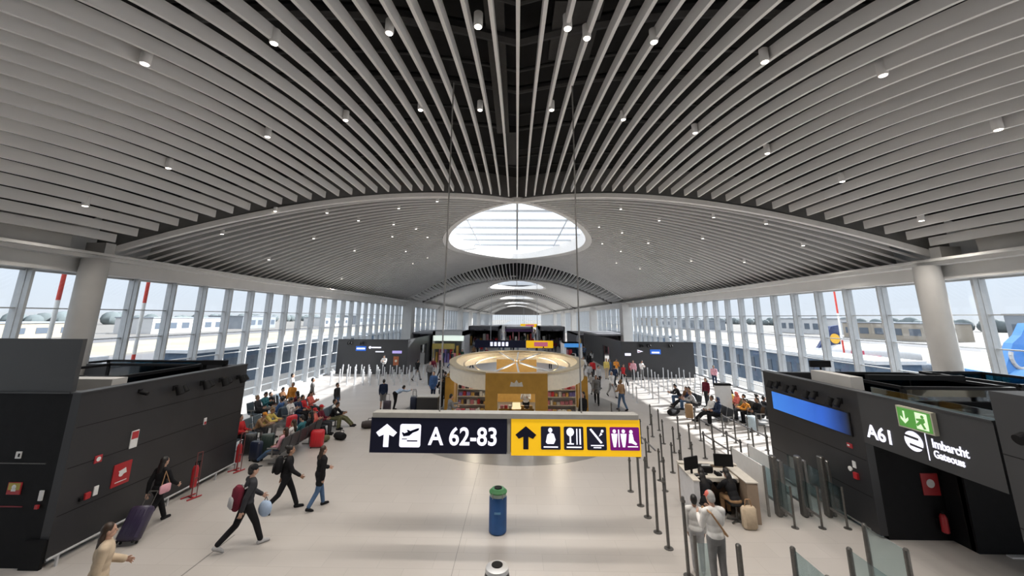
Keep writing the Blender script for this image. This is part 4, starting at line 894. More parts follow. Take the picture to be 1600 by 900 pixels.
suitcase('navy suitcase beside the low grey planter in mid hall', -5.95, 23.95, R(-15), mat('case_navy', (0, 0, 0)), 0.66)
suitcase('dark suitcase at the feet of the bending man', -7.35, 23.45, R(5), mat('case_plum', (0.05, 0.04, 0.06), 0.5), 0.55)
suitcase('pale blue suitcase standing before the right benches', 11.35, 20.3, R(10), mat('case_pale', (0.35, 0.42, 0.46), 0.4), 0.66, 0.46)
suitcase('tan suitcase standing before the nearest right bench', 9.35, 22.6, R(-20), mat('case_tan', (0.36, 0.22, 0.11), 0.5), 0.7, 0.40)
def duffel(label, x, y, rz, mt, L=0.55, r_=0.15):
    t = thing('duffel_bag', label, 'bag', (x, y, 0), rz)
    MB().lathe([(0.02, -L / 2), (r_ * 0.8, -L / 2 + 0.03), (r_, -L / 4), (r_, L / 4), (r_ * 0.8, L / 2 - 0.03), (0.02, L / 2)], 18, T(0, 0, r_ * 0.86, 0, R(90)), 0.86, 1.0).build('body', mt, t, True)
    s = MB(); pts_ = [(-0.12, 0.08, r_ * 1.5), (-0.1, 0.1, r_ * 2.1), (0.1, 0.1, r_ * 2.1), (0.12, 0.08, r_ * 1.5)]
    for a_, b_2 in zip(pts_, pts_[1:]): s.tube(a_, b_2, 0.012, n=8)
    s.build('handle', BLK2, t); return t
duffel('black and red duffel bag lying on the floor beyond the left benches', -7.1, 20.2, R(10), mat('bag_dark', (0.03, 0.02, 0.02), 0.6), 0.8, 0.2)
duffel('black duffel bag on the floor at the corner of the left benches', -7.75, 18.4, R(-30), cl('black'), 0.6, 0.17)
duffel('dark olive holdall on the floor under the nearest left bench', -8.3, 18.0, R(60), cl('olive'), 0.55, 0.15)
duffel('black bag on the floor before the right benches', 8.85, 23.5, R(40), cl('black'), 0.9, 0.2)
t = thing('planter', 'low dark grey planter block in mid hall left of the kiosk', 'planter', (-5.1, 23.9, 0)); MB().b2((-0.6, -0.3, 0), (0.6, 0.5, 0.75)).build('box', DGR, t); MB().b2((-0.62, -0.32, 0.75), (0.62, 0.52, 0.8)).build('lid', COLM, t)
t = thing('info_totem', 'white totem panel standing among the right benches', 'totem', (11.2, 22.45, 0)); MB().b2((-0.4, -0.1, 0), (0.4, 0.1, 1.75)).build('panel', WHITE, t); MB().b2((-0.42, -0.12, 1.75), (0.42, 0.12, 1.86)).build('dark_cap', BLK2, t); MB().b2((-0.5, -0.2, 0), (0.5, 0.2, 0.05)).build('base', STEEL, t)

# ================================================================== people
VOX = {'body': 0.0065, 'top': 0.011, 'legs': 0.011, 'shoes': 0.008, 'hair': 0.009}
def rc(b, p, q, a, c, n=14):
    b.tube(p, q, a, c, n=n); b.ell(p, (a, a, a), None, n, 8); b.ell(q, (c, c, c), None, n, 8)
POSES = {
    'walk_a': dict(hl=26, kl=6, hr=-20, kr=26, sl=-24, sr_=24, el=18, er=28, lean=4),
    'walk_b': dict(hl=-20, kl=28, hr=26, kr=6, sl=24, sr_=-26, el=30, er=16, lean=4),
    'walk_c': dict(hl=16, kl=4, hr=-12, kr=20, sl=12, sr_=-8, el=60, er=12, lean=3),
    'stand': dict(hl=2, kl=3, hr=-2, kr=3, sl=2, sr_=4, el=12, er=16, lean=0),
    'phone': dict(hl=3, kl=4, hr=-2, kr=3, sl=18, sr_=22, el=95, er=105, lean=2, hp=22),
    'reach': dict(hl=0, kl=3, hr=4, kr=6, sl=55, sr_=20, el=35, er=70, lean=6, hp=10),
    'lean': dict(hl=6, kl=14, hr=-4, kr=10, sl=62, sr_=58, el=40, er=45, lean=42, hp=10),
    'bend': dict(hl=10, kl=18, hr=-2, kr=14, sl=70, sr_=75, el=15, er=20, lean=74, hp=10),
    'sit_a': dict(hl=88, kl=88, hr=86, kr=84, sl=22, sr_=24, el=68, er=64, lean=-8, hp=8),
    'sit_b': dict(hl=82, kl=62, hr=86, kr=80, sl=28, sr_=30, el=92, er=96, lean=-12, hp=26),
    'sit_c': dict(hl=90, kl=92, hr=90, kr=92, sl=46, sr_=44, el=50, er=55, lean=26, hp=14),
    'sit_d': dict(hl=76, kl=26, hr=74, kr=22, sl=16, sr_=18, el=62, er=60, lean=-20, hp=4),
}
TMP = {}
def prims(pose):
    P = POSES[pose]; hp = R(P.get('hp', 0))
    body, top, coat, legs, shorts, SHO = MB(), MB(), MB(), MB(), MB(), {-1: MB(), 1: MB()}
    TH, SH = 0.43, 0.42
    def leg(h, k): return Vector((0, math.sin(R(h)), -math.cos(R(h)))) * TH, Vector((0, math.sin(R(h - k)), -math.cos(R(h - k)))) * SH
    L = {-1: leg(P['hl'], P['kl']), 1: leg(P['hr'], P['kr'])}
    low = min((a + b).z for a, b in L.values()); pz = 0.085 - low + 0.03
    pel = Vector((0, 0, pz)); M = Matrix.Translation(pel) @ Matrix.Rotation(-R(P['lean']), 4, 'X')
    def m_(x, y, z): return M @ Vector((x, y, z))
    # trunk
    def trunk(b, e, down=True):
        if down: b.ell((0, -0.005, 0.0), (0.160 + e, 0.115 + e, 0.125 + e), M, 20, 12)
        b.ell((0, 0.0, 0.14), (0.138 + e, 0.100 + e, 0.15 + e), M, 20, 12)
        b.ell((0, 0.0, 0.32), (0.158 + e, 0.112 + e, 0.19 + e), M, 20, 12)
        for s_ in (-1, 1): rc(b, m_(0.05 * s_, -0.01, 0.455), m_(0.165 * s_, -0.01, 0.43), 0.055 + e, 0.058 + e)
    trunk(body, 0); trunk(top, 0.014); trunk(coat, 0.026); legs.ell((0, -0.005, -0.02), (0.176, 0.128, 0.14), M, 20, 12)
    shorts.ell((0, -0.005, 0.0), (0.168, 0.124, 0.13), M, 20, 12)
    # neck, head
    H = M @ Matrix.Translation((0, 0.0, 0.50)) @ Matrix.Rotation(R(P['lean']) * 0.6 - hp, 4, 'X')
    rc(body, m_(0, -0.01, 0.44), H @ Vector((0, 0.0, 0.06)), 0.056, 0.052)
    body.ell((0, -0.005, 0.165), (0.074, 0.094, 0.105), H, 22, 14); body.ell((0, 0.03, 0.095), (0.054, 0.062, 0.058), H, 16, 10)
    body.ell((0, 0.096, 0.135), (0.014, 0.02, 0.022), H, 10, 6); rc(body, H @ Vector((0, 0.082, 0.165)), H @ Vector((0, 0.1, 0.135)), 0.010, 0.013, 8)
    for s_ in (-1, 1): body.ell((0.076 * s_, -0.005, 0.145), (0.012, 0.022, 0.034), H, 10, 6)
    body.ell((0, 0.088, 0.095), (0.024, 0.01, 0.008), H, 10, 6)
    # legs and feet
    for s_ in (-1, 1):
        a, c = L[s_]; hip = pel + Vector((0.088 * s_, 0, -0.03)); kn = hip + a; an = kn + c
        h, k = (P['hl'], P['kl']) if s_ < 0 else (P['hr'], P['kr'])
        rc(body, hip, kn, 0.080, 0.056); rc(body, kn, kn + c * 0.35, 0.056, 0.054); rc(body, kn + c * 0.35, an, 0.054, 0.038)
        rc(legs, hip, kn, 0.100, 0.070); rc(legs, kn, kn + c * 0.93, 0.070, 0.058)
        rc(shorts, hip, hip + a * 0.92, 0.096, 0.084)
        if P['hl'] < 60: rc(coat, hip, hip + a * 0.45, 0.112, 0.115)
        pit = max(0, (k - h) * 0.75) if an.z > 0.10 else 0; pit = R(pit); d = Vector((0, math.cos(pit), -math.sin(pit)))
        hl_ = an + Vector((0, -0.03, -0.03)); toe = an + d * 0.15 + Vector((0, 0, -0.05))
        rc(body, hl_, toe, 0.036, 0.026, 10)
        shoes = SHO[s_]; shoes.ell(an + Vector((0, -0.025, -0.035)), (0.044, 0.055, 0.05), None, 14, 8); rc(shoes, an + d * 0.02 + Vector((0, 0, -0.04)), toe, 0.046, 0.034, 12); rc(shoes, an + Vector((0, -0.04, -0.06)), an + d * 0.17 + Vector((0, 0, -0.062)), 0.024, 0.024, 10)
    # arms and hands
    for s_ in (-1, 1):
        sh, el = (P['sl'], P['el']) if s_ < 0 else (P['sr_'], P['er'])
        sh0 = m_(0.185 * s_, -0.01, 0.425); A = R(sh - 0); E = R(sh + el)
        ua = Vector((0.10 * s_, math.sin(A), -math.cos(A))).normalized() * 0.285
        inn = 0.28 if el > 45 else 0.06
        fa = Vector((-inn * s_, math.sin(E), -math.cos(E))).normalized() * 0.25
        e_ = sh0 + ua; wr = e_ + fa
        rc(body, sh0, e_, 0.046, 0.036); rc(body, e_, wr, 0.037, 0.025)
        for b, q in ((top, 0.016), (coat, 0.027)): rc(b, sh0, e_, 0.050 + q, 0.042 + q); rc(b, e_, e_ + fa * 0.94, 0.042 + q, 0.030 + q)
        d = fa.normalized(); inw = Vector((-s_, 0, 0)); lat = d.cross(inw).normalized()
        if lat.y + lat.z * 0.5 < 0: lat = -lat
        nrm = (inw - d * inw.dot(d)).normalized()
        pm = Matrix((lat, nrm, d)).transposed().to_4x4(); pm.translation = wr
        body.ell((0, 0, 0.05), (0.042, 0.017, 0.055), pm, 14, 8); rc(body, wr, wr + d * 0.03, 0.025, 0.024, 10)
        for fi, (fx, fl_) in enumerate(((-0.031, 0.055), (-0.011, 0.070), (0.011, 0.074), (0.031, 0.066))):
            p0 = pm @ Vector((fx, 0.0, 0.085)); p1 = pm @ Vector((fx * 1.22, 0.012, 0.085 + fl_ * 0.55)); p2 = pm @ Vector((fx * 1.25, 0.034, 0.085 + fl_ * 0.92))
            rc(body, p0, p1, 0.0095, 0.0085, 8); rc(body, p1, p2, 0.0085, 0.007, 8)
        p0 = pm @ Vector((0.036, 0.004, 0.035)); p1 = pm @ Vector((0.062, 0.014, 0.06)); p2 = pm @ Vector((0.066, 0.026, 0.085)); rc(body, p0, p1, 0.012, 0.010, 8); rc(body, p1, p2, 0.010, 0.008, 8)
    hs, hl2, hb = MB(), MB(), MB()
    for b in (hs, hl2, hb): b.ell((0, -0.024, 0.185), (0.083, 0.096, 0.104), H, 22, 14); b.ell((0, -0.055, 0.13), (0.074, 0.06, 0.07), H, 16, 10)
    hl2.ell((0, -0.075, 0.05), (0.088, 0.052, 0.13), H, 18, 12); hl2.ell((0, -0.085, -0.07), (0.082, 0.045, 0.13), H, 16, 10)
    hb.ell((0, -0.12, 0.24), (0.05, 0.05, 0.05), H, 14, 10)
    cap = MB().ell((0, -0.012, 0.20), (0.088, 0.102, 0.088), H, 22, 14); cap.ell((0, 0.105, 0.205), (0.062, 0.075, 0.011), H, 16, 8)
    veil = MB().ell((0, -0.018, 0.165), (0.09, 0.10, 0.12), H, 20, 12); veil.ell((0, -0.02, 0.03), (0.11, 0.09, 0.12), H, 16, 10)
    return dict(body=body, top=top, coat=coat, legs=legs, shorts=shorts, shoe_a=SHO[-1], shoe_b=SHO[1], short=hs, long=hl2, bun=hb, cap=cap, veil=veil), M, H
PR = {}
def part_mesh(pose, key):
    k = (pose, key)
    if k in TMP: return TMP[k]
    if pose not in PR: PR[pose] = prims(pose)
    b = PR[pose][0][key]
    me = bpy.data.meshes.new(key); me.from_pydata(b.v, [], b.f); me.update()
    o_ = link('tmp', me)
    vx = VOX['body'] if key == 'body' else VOX['shoes'] if key in ('shoe_a', 'shoe_b') else VOX['hair'] if key in ('short', 'long', 'bun', 'cap', 'veil') else VOX['top']
    r_ = o_.modifiers.new('r', 'REMESH'); r_.mode = 'VOXEL'; r_.voxel_size = vx; r_.use_smooth_shade = True
    s_ = o_.modifiers.new('s', 'SMOOTH'); s_.factor = 0.5; s_.iterations = 1 if key == 'body' else 3
    dg = bpy.context.evaluated_depsgraph_get(); ev = o_.evaluated_get(dg)
    out = bpy.data.meshes.new_from_object(ev, depsgraph=dg); out.name = key
    bpy.data.objects.remove(o_); bpy.data.meshes.remove(me)
    for p in out.polygons: p.use_smooth = True
    out.materials.clear(); out.materials.append(None)
    TMP[k] = out
    return out
SKINS = [mat('skin_light', (0.50, 0.30, 0.22), 0.5, noise=0.04), mat('skin_tan', (0.36, 0.20, 0.13), 0.5, noise=0.04), mat('skin_dark', (0.13, 0.065, 0.04), 0.5, noise=0.04)]
HAIRS = {'black': mat('hair_black', (0.010, 0.008, 0.008), 0.5), 'brown': mat('hair_brown', (0.035, 0.018, 0.010), 0.5), 'fair': mat('hair_fair', (0.22, 0.13, 0.06), 0.5), 'grey': mat('hair_grey', (0.35, 0.34, 0.33), 0.6)}
EYEM = mat('eye_dark', (0.01, 0.008, 0.008), 0.2, noise=0); LIPM = mat('lip', (0.30, 0.10, 0.09), 0.5, noise=0)
def dress(p, name, pose, key, mt):
    o_ = link(name, part_mesh(pose, key), p); o_.material_slots[0].link = 'OBJECT'; o_.material_slots[0].material = mt; return o_
FACE = {}
def person(pose, x, y, rz, top, bot, label, hair='short', hc='black', skin=0, sc=1.0, coat=False, shorts=False, shoe='black', cap=None, grp=None, face=False, z=0.0):
    t = thing('person', label, 'person', (x, y, z), R(rz), grp); t.scale = (sc, sc, sc)
    dress(t, 'body', pose, 'body', SKINS[skin])
    dress(t, 'coat' if coat else 'top', pose, 'coat' if coat else 'top', cl(top))
    dress(t, 'shorts' if shorts else 'trousers', pose, 'shorts' if shorts else 'legs', cl(bot))
    for q in ('shoe_a', 'shoe_b'): dress(t, 'shoe', pose, q, cl(shoe))
    if hair in ('short', 'long', 'bun'): dress(t, 'hair', pose, hair, HAIRS[hc])
    if hair == 'veil': dress(t, 'headscarf', pose, 'veil', cl(hc))
    if cap: dress(t, 'cap', pose, 'cap', cl(cap))
    if pose not in FACE:
        H = PR[pose][2]; e_ = MB(); l_ = MB()
        for s_ in (-1, 1): e_.ell((0.03 * s_, 0.079, 0.165), (0.011, 0.009, 0.007), H, 10, 6)
        l_.ell((0, 0.093, 0.095), (0.021, 0.008, 0.006), H, 10, 6)
        me = bpy.data.meshes.new('eyes'); me.from_pydata(e_.v, [], e_.f); me.materials.append(EYEM)
        m2 = bpy.data.meshes.new('mouth'); m2.from_pydata(l_.v, [], l_.f); m2.materials.append(LIPM); FACE[pose] = (me, m2)
    if face: link('eyes', FACE[pose][0], t); link('mouth', FACE[pose][1], t)
    return t
def on_back(p, pose, name, label, mt, mt2, h=0.46, lo=0.0):
    M = PR[pose][1]
    W = Matrix.Translation(p.location) @ Matrix.Rotation(p.rotation_euler.z, 4, 'Z') @ M @ Matrix.Translation((0, -0.245, 0.28 - lo))
    t = thing(name, label, 'backpack'); t.matrix_world = W
    MB().box((0, 0, 0), (0.32, 0.20, h), None, 0.07).build('body', mt, t, True)
    MB().box((0, -0.11, -0.08), (0.24, 0.07, h * 0.45), None, 0.03).build('pocket', mt2, t, True)
    s_ = MB()
    for q in (-0.11, 0.11): s_.tube((q, 0.09, h * 0.4), (q, 0.17, h * 0.46), 0.018, n=8)
    s_.tube((-0.04, 0.05, h * 0.5), (0.04, 0.05, h * 0.5 + 0.03), 0.012, n=8); s_.build('strap', mt2, t)
    return t
# --- walkers on the open floor
p = person('walk_b', -6.38, 10.25, -42, 'charcoal', 'black', 'man in a black cap and dark tee striding across the left floor with a backpack', 'short', 'black', 0, 1.06, shoe='lightgrey', cap='black', face=True)
on_back(p, 'walk_b', 'backpack', 'dark maroon backpack with a grey pocket on the man in the cap', cl('maroon'), cl('lightgrey'), 0.50, 0.08)
t = thing('carrier_bag', 'pale blue grey bag hanging from the hand of the man in the cap', 'bag', (-6.0, 10.35, 0.62)); MB().ell((0, 0, 0.17), (0.16, 0.09, 0.18)).build('body', cl('paleblue'), t, True); MB().tube((-0.05, 0, 0.32), (0, 0, 0.42), 0.01).tube((0.05, 0, 0.32), (0, 0, 0.42), 0.01).build('handle', cl('grey'), t)
p = person('walk_a', -6.46, 12.0, -62, 'black', 'black', 'person all in black with a small black backpack walking between the other two', 'bun', 'black', 1, 1.0, face=True)
on_back(p, 'walk_a', 'backpack', 'small black backpack on the middle walker in black', cl('black'), cl('black'), 0.42)
person('walk_c', -5.6, 12.2, -40, 'black', 'jeans', 'long haired woman in black coat and blue jeans, rightmost of the walking three', 'long', 'brown', 0, 0.94, coat=True, face=True)
person('walk_a', -9.32, 11.15, -12, 'black', 'black', 'dark haired woman in black pulling a suitcase along the left black wall', 'long', 'black', 0, 0.97, face=True)
t = thing('shoulder_bag', 'small pink bag at the hip of the woman by the left wall', 'bag', (-9.05, 11.02, 0.82), R(-12)); MB().box((0, 0, 0.1), (0.09, 0.26, 0.2), None, 0.03).build('body', cl('pink'), t, True); MB().tube((0, -0.1, 0.19), (-0.06, 0.0, 0.5), 0.009, n=8).tube((0, 0.1, 0.19), (-0.06, 0.0, 0.5), 0.009, n=8).build('strap', cl('tan'), t)
person('walk_c', -7.15, 7.62, -50, 'beige', 'beige', 'dark haired woman in a cream coat at the lower left corner', 'long', 'brown', 0, 1.0, coat=True, face=True)
# --- desk and the man in white
p = person('phone', 4.05, 9.0, 8, 'white', 'grey', 'man in a white shirt and reddish cap before the service desk', 'short', 'grey', 0, 1.03, shoe='lightgrey', cap='coral', face=True)
t = tag(MB().tube((-0.17, 0.125, 1.44), (0.13, 0.155, 1.02), 0.018, n=8).tube((-0.17, 0.1, 1.46), (-0.15, -0.16, 1.44), 0.018, n=8).tube((-0.15, -0.16, 1.44), (0.16, -0.16, 1.02), 0.018, n=8).tube((0.16, -0.16, 1.02), (0.17, 0.1, 1.02), 0.018, n=8).build('bag_strap', cl('tan')), 'tan strap slung across the back of the man in white', 'strap'); t.location = (4.05, 9.0, 0.03); t.rotation_euler = (0, 0, R(8))
person('stand', 3.92, 9.62, -20, 'white', 'lightgrey', 'person in pale clothes left of the man in the reddish cap', 'short', 'black', 1, 0.86, shoe='lightgrey')
def stool(label, x, y):
    t = thing('office_chair', label, 'chair', (x, y, 0)); MB().box((0, 0, 0.45), (0.42, 0.4, 0.06), None, 0.03).build('seat', BLK2, t); MB().lathe([(0.025, 0.06), (0.025, 0.42)], 10).build('column', DSTEEL, t)
    s_ = MB()
    for k_ in range(5): s_.tube((0, 0, 0.06), (0.25 * math.cos(k_ * 1.257), 0.25 * math.sin(k_ * 1.257), 0.03), 0.02, n=8)
    s_.build('foot_star', DSTEEL, t)
stool('dark swivel stool under the left staff member at the service desk', 5.12, 11.72); stool('dark swivel stool under the right staff member at the service desk', 5.92, 11.78)
person('sit_c', 5.12, 11.72, -6, 'black', 'black', 'staff member in black seated at the left of the service desk', 'long', 'black', 1, 0.98)
person('sit_c', 5.92, 11.78, 12, 'black', 'tan', 'staff member in black and tan seated at the right of the service desk', 'long', 'black', 0, 0.96)
t = thing('tote_bag', 'beige tote bag standing at the right foot of the service desk', 'bag', (6.05, 11.42, 0)); MB().box((0, 0, 0.26), (0.36, 0.2, 0.52), None, 0.05).build('body', cl('beige'), t, True); MB().tube((-0.09, 0, 0.5), (-0.06, 0, 0.68), 0.012).tube((0.09, 0, 0.5), (0.06, 0, 0.68), 0.012).tube((-0.06, 0, 0.68), (0.06, 0, 0.68), 0.012).build('handle', cl('tan'), t)
# --- mid hall
MID = [('stand', -7.8, 24.0, 15, 'navy', 'grey', 'person in navy tee and shorts standing left of the bending man', dict(shorts=True)),
       ('bend', -7.05, 23.9, -40, 'paleblue', 'black', 'man in a pale blue shirt bending over luggage in mid hall', {}),
       ('stand', -5.4, 26.6, 170, 'blue', 'navy', 'person in a blue jacket standing behind the grey planter', dict(coat=True)),
       ('reach', -4.7, 27.2, 60, 'charcoal', 'black', 'person in dark clothes facing the one in blue behind the planter', {}),
       ('phone', -4.55, 24.9, 160, 'black', 'black', 'woman in black standing close to the left kiosk pillar', dict(hair='long')),
       ('phone', -12.2, 37.2, 170, 'white', 'charcoal', 'person in white standing before the far left gate block', {}),
       ('stand', -7.8, 41.5, 150, 'pink', 'charcoal', 'person in pink standing by the doorway of the far left block', dict(hair='long')),
       ('walk_a', 5.05, 26.0, 170, 'grey', 'black', 'person in a grey jacket walking beside the right of the kiosk', dict(coat=True)),
       ('walk_b', 5.35, 28.8, 20, 'lightgrey', 'grey', 'person in light grey walking past the right of the kiosk', dict(hair='long')),
       ('walk_c', 6.2, 24.4, 30, 'tan', 'jeans', 'person in a tan jacket and jeans walking at the edge of the grey oval floor', dict(hair='short', hc='fair')),
       ('walk_a', 6.55, 28.3, 200, 'white', 'lightgrey', 'person in white walking right of the kiosk, behind the one in tan', dict(hair='short', hc='grey')),
       ('stand', 8.0, 36.2, 170, 'yellow', 'beige', 'person in pale yellow standing before the far right gate block', dict(hair='long', hc='fair')),
       ('phone', 8.8, 36.0, 190, 'orange', 'beige', 'person in orange standing before the far right gate block', {}),
       ('stand', 10.2, 35.6, 160, 'pink', 'charcoal', 'person in pink standing right of the red poster', dict(hair='long')),
       ('phone', 11.0, 35.9, 200, 'white', 'grey', 'person in white standing right of the one in pink', {}),
       ('walk_b', 15.9, 33.0, 150, 'pink', 'navy', 'person in pink and navy walking along the far right windows', {}),
       ('walk_a', 4.6, 30.5, 5, 'darkgreen', 'black', 'person in dark green walking away right of the kiosk', {}),
       ('stand', 3.2, 19.9, 120, 'black', 'black', 'person in black shopping at the right kiosk opening', dict(hair='long')),
       ('reach', -3.2, 19.8, -60, 'grey', 'navy', 'person in grey shopping at the left kiosk opening', {}),
       ('phone', 0.5, 21.6, 170, 'white', 'black', 'shop assistant in white inside the kiosk portal', dict(hair='bun'))]
for pose, x, y, rz, tp, bt, lab, kw in MID: person(pose, x, y, rz, tp, bt, lab, skin=rnd.choice((0, 0, 1)), sc=rnd.uniform(0.95, 1.04), **kw)
# --- sitters left: (pose, x, y, facing, top, bottom, label)
SL = [('sit_a', -8.95, 19.05, -88, 'maroon', 'charcoal', 'sitter in maroon on the walkway bench on the left', dict(cap='red')),
      ('sit_b', -8.95, 18.42, -95, 'coral', 'black', 'sitter in coral with a red cap on the walkway bench on the left', dict(cap='red')),
      ('sit_c', -8.9, 19.9, -92, 'black', 'olive', 'sitter in black leaning forward on the walkway bench on the left', {}),
      ('sit_d', -8.85, 20.5, -90, 'white', 'olive', 'sitter in white with legs stretched towards the duffel bag', {}),
      ('sit_a', -8.8, 17.6, 90, 'charcoal', 'grey', 'sitter in charcoal at the far end of the nearest left bench', dict(hair='long')),
      ('sit_d', -8.8, 15.6, 85, 'pink', 'jeans', 'sitter in pink and jeans on the nearest left bench', dict(hair='long', hc='brown')),
      ('sit_b', -8.8, 16.9, 92, 'teal', 'black', 'sitter in teal on the nearest left bench', {}),
      ('sit_a', -11.2, 16.9, -90, 'red', 'black', 'sitter in red at the near end of the second left line', dict(hair='long')),
      ('sit_c', -11.2, 17.9, -85, 'tan', 'charcoal', 'sitter in tan leaning forward in the second left line', dict(cap='orange')),
      ('sit_b', -10.95, 20.1, -90, 'white', 'navy', 'sitter in white with a phone in the second left line', {}),
      ('sit_a', -10.95, 20.75, -92, 'navy', 'black', 'sitter in navy in the second left line, far end', {}),
      ('sit_d', -10.95, 21.4, -88, 'red', 'black', 'sitter in bright red at the far end of the second left line', {}),
      ('sit_b', -10.95, 21.95, -90, 'coral', 'charcoal', 'sitter in coral at the far end of the second left line', dict(hair='long', hc='brown')),
      ('sit_a', -11.8, 20.5, 90, 'blue', 'grey', 'sitter in blue facing the left windows', {}),
      ('sit_a', -13.2, 21.0, -80, 'charcoal', 'black', 'sitter in charcoal on the row closest to the left windows', dict(hc='fair')),
      ('sit_d', -13.2, 22.3, -92, 'black', 'beige', 'sitter in black with beige trousers by the left windows', {}),
      ('sit_b', -13.2, 23.2, -90, 'brown', 'black', 'sitter in brown by the left windows, far end', {}),
      ('stand', -12.4, 22.6, 175, 'orange', 'beige', 'person in an orange vest standing by the left windows', {}),
      ('stand', -12.1, 24.2, -60, 'grey', 'charcoal', 'person in grey standing behind the left benches', {}),
      ('sit_a', -8.8, 16.3, 88, 'white', 'black', 'sitter in white in the middle of the nearest left bench', dict(hair='long', hc='brown')),
      ('sit_c', -11.8, 21.2, 90, 'grey', 'black', 'sitter in grey leaning towards the left windows', {}),
      ('sit_a', -11.8, 21.9, 92, 'maroon', 'jeans', 'sitter in maroon facing the left windows', dict(hair='long')),
      ('sit_b', -13.2, 21.65, -90, 'teal', 'grey', 'sitter in teal by the left windows', {}),
      ('stand', -9.9, 22.6, -100, 'charcoal', 'jeans', 'person in charcoal standing beyond the second left line', {}),
      ('stand', -13.9, 25.2, -60, 'white', 'beige', 'person in white standing in the sunlight by the left windows', {}),
      ('sit_c', -11.2, 18.5, -90, 'yellow', 'grey', 'sitter in pale yellow in the middle of the second left line', dict(hair='bun', hc='fair'))]
for pose, x, y, rz, tp, bt, lab, kw in SL: person(pose, x, y, rz, tp, bt, lab, skin=rnd.choice((0, 0, 1)), sc=rnd.uniform(0.96, 1.03), **kw)
SRR = [('sit_d', 10.25, 25.4, 95, 'brown', 'black', 'sitter in brown with legs stretched out at the far end of the right benches', {}),
       ('sit_a', 10.25, 24.7, 90, 'navy', 'jeans', 'sitter in navy at the far end of the right benches', {}),
       ('sit_c', 10.25, 23.8, 85, 'lightgrey', 'charcoal', 'sitter in light grey leaning forward on the right benches', dict(hc='fair')),
       ('sit_d', 10.25, 22.2, 95, 'white', 'black', 'sitter in white on the near right bench', dict(hc='brown')),
       ('sit_a', 10.25, 21.3, 90, 'navy', 'black', 'sitter in a navy coat on the near right bench', dict(hair='veil', hc='navy')),
       ('sit_a', 12.25, 23.8, 92, 'yellow', 'maroon', 'sitter in yellow on the second right bench line', dict(hair='long')),
       ('sit_b', 12.25, 23.2, 90, 'coral', 'charcoal', 'sitter in coral with a coral hood on the second right bench line', dict(hair='veil', hc='coral')),
       ('sit_a', 12.25, 22.5, 85, 'olive', 'charcoal', 'sitter in olive on the second right bench line', {}),
       ('sit_c', 12.25, 21.9, 90, 'orange', 'black', 'sitter in orange leaning forward on the second right bench line', dict(hc='brown')),
       ('sit_a', 12.25, 21.3, 95, 'black', 'charcoal', 'sitter in black at the near end of the second right bench line', {}),
       ('sit_b', 13.15, 21.3, -90, 'paleblue', 'navy', 'sitter in pale blue with back to the others near the right windows', {}),
       ('sit_c', 10.25, 25.95, 90, 'charcoal', 'jeans', 'sitter in charcoal at the outermost far seat of the right benches', {}),
      ('sit_a', 13.15, 22.0, -92, 'charcoal', 'black', 'sitter in charcoal between two others near the right windows', {}),
      ('stand', 11.75, 25.6, 120, 'maroon', 'charcoal', 'person in maroon standing behind the white totem', dict(hair='long')),
      ('sit_a', 13.15, 22.6, -90, 'white', 'grey', 'sitter in white near the right windows', dict(hair='bun'))]
for pose, x, y, rz, tp, bt, lab, kw in SRR: person(pose, x, y, rz, tp, bt, lab, skin=rnd.choice((0, 0, 1)), sc=rnd.uniform(0.96, 1.03), **kw)
# --- the distant crowd: small figures far down the hall
TOPS = ['black', 'black', 'charcoal', 'grey', 'navy', 'white', 'red', 'tan', 'jeans', 'lightgrey', 'maroon', 'darkgreen']
NEARP = {'white': 'white', 'black': 'black'}
taken = []
def free(x, y):
    for xa, xb, ya, yb in ((-10.6, -5.6, 46, 54), (4.4, 7.6, 42, 47), (-9.9, -2.6, 75, 87), (3.6, 11, 75, 87), (-3.2, 4.2, 87, 97)):
        if xa < x < xb and ya < y < yb: return False
    return all((x - a) ** 2 + (y - b) ** 2 > 1.2 for a, b in taken)
for i in range(84):
    while True:
        y = rnd.uniform(42, 74) if i < 34 else rnd.uniform(74, 130)
        x = rnd.choice((-1, 1)) * rnd.uniform(3.4, 9.0) if y < 60 else rnd.uniform(-8, 8)
        if i >= 64: y = rnd.uniform(31, 46); x = rnd.choice((-1, 1, 1)) * rnd.uniform(4.9, 8.8)
        if free(x, y) and all(math.hypot(x - q[1], y - q[2]) > 1.0 for q in MID): break
    taken.append((x, y))
    tp = rnd.choice(TOPS); bt = rnd.choice(('black', 'charcoal', 'jeans', 'grey'))
    person(rnd.choice(('walk_a', 'walk_b', 'stand', 'phone')), x, y, rnd.choice((0, 180)) + rnd.uniform(-40, 40), tp, bt, 'small distant figure in %s and %s in the crowd beyond the kiosk' % (tp, bt), hair=rnd.choice(('short', 'long')), skin=rnd.choice((0, 1)), sc=rnd.uniform(0.93, 1.05), grp='people far down the hall')

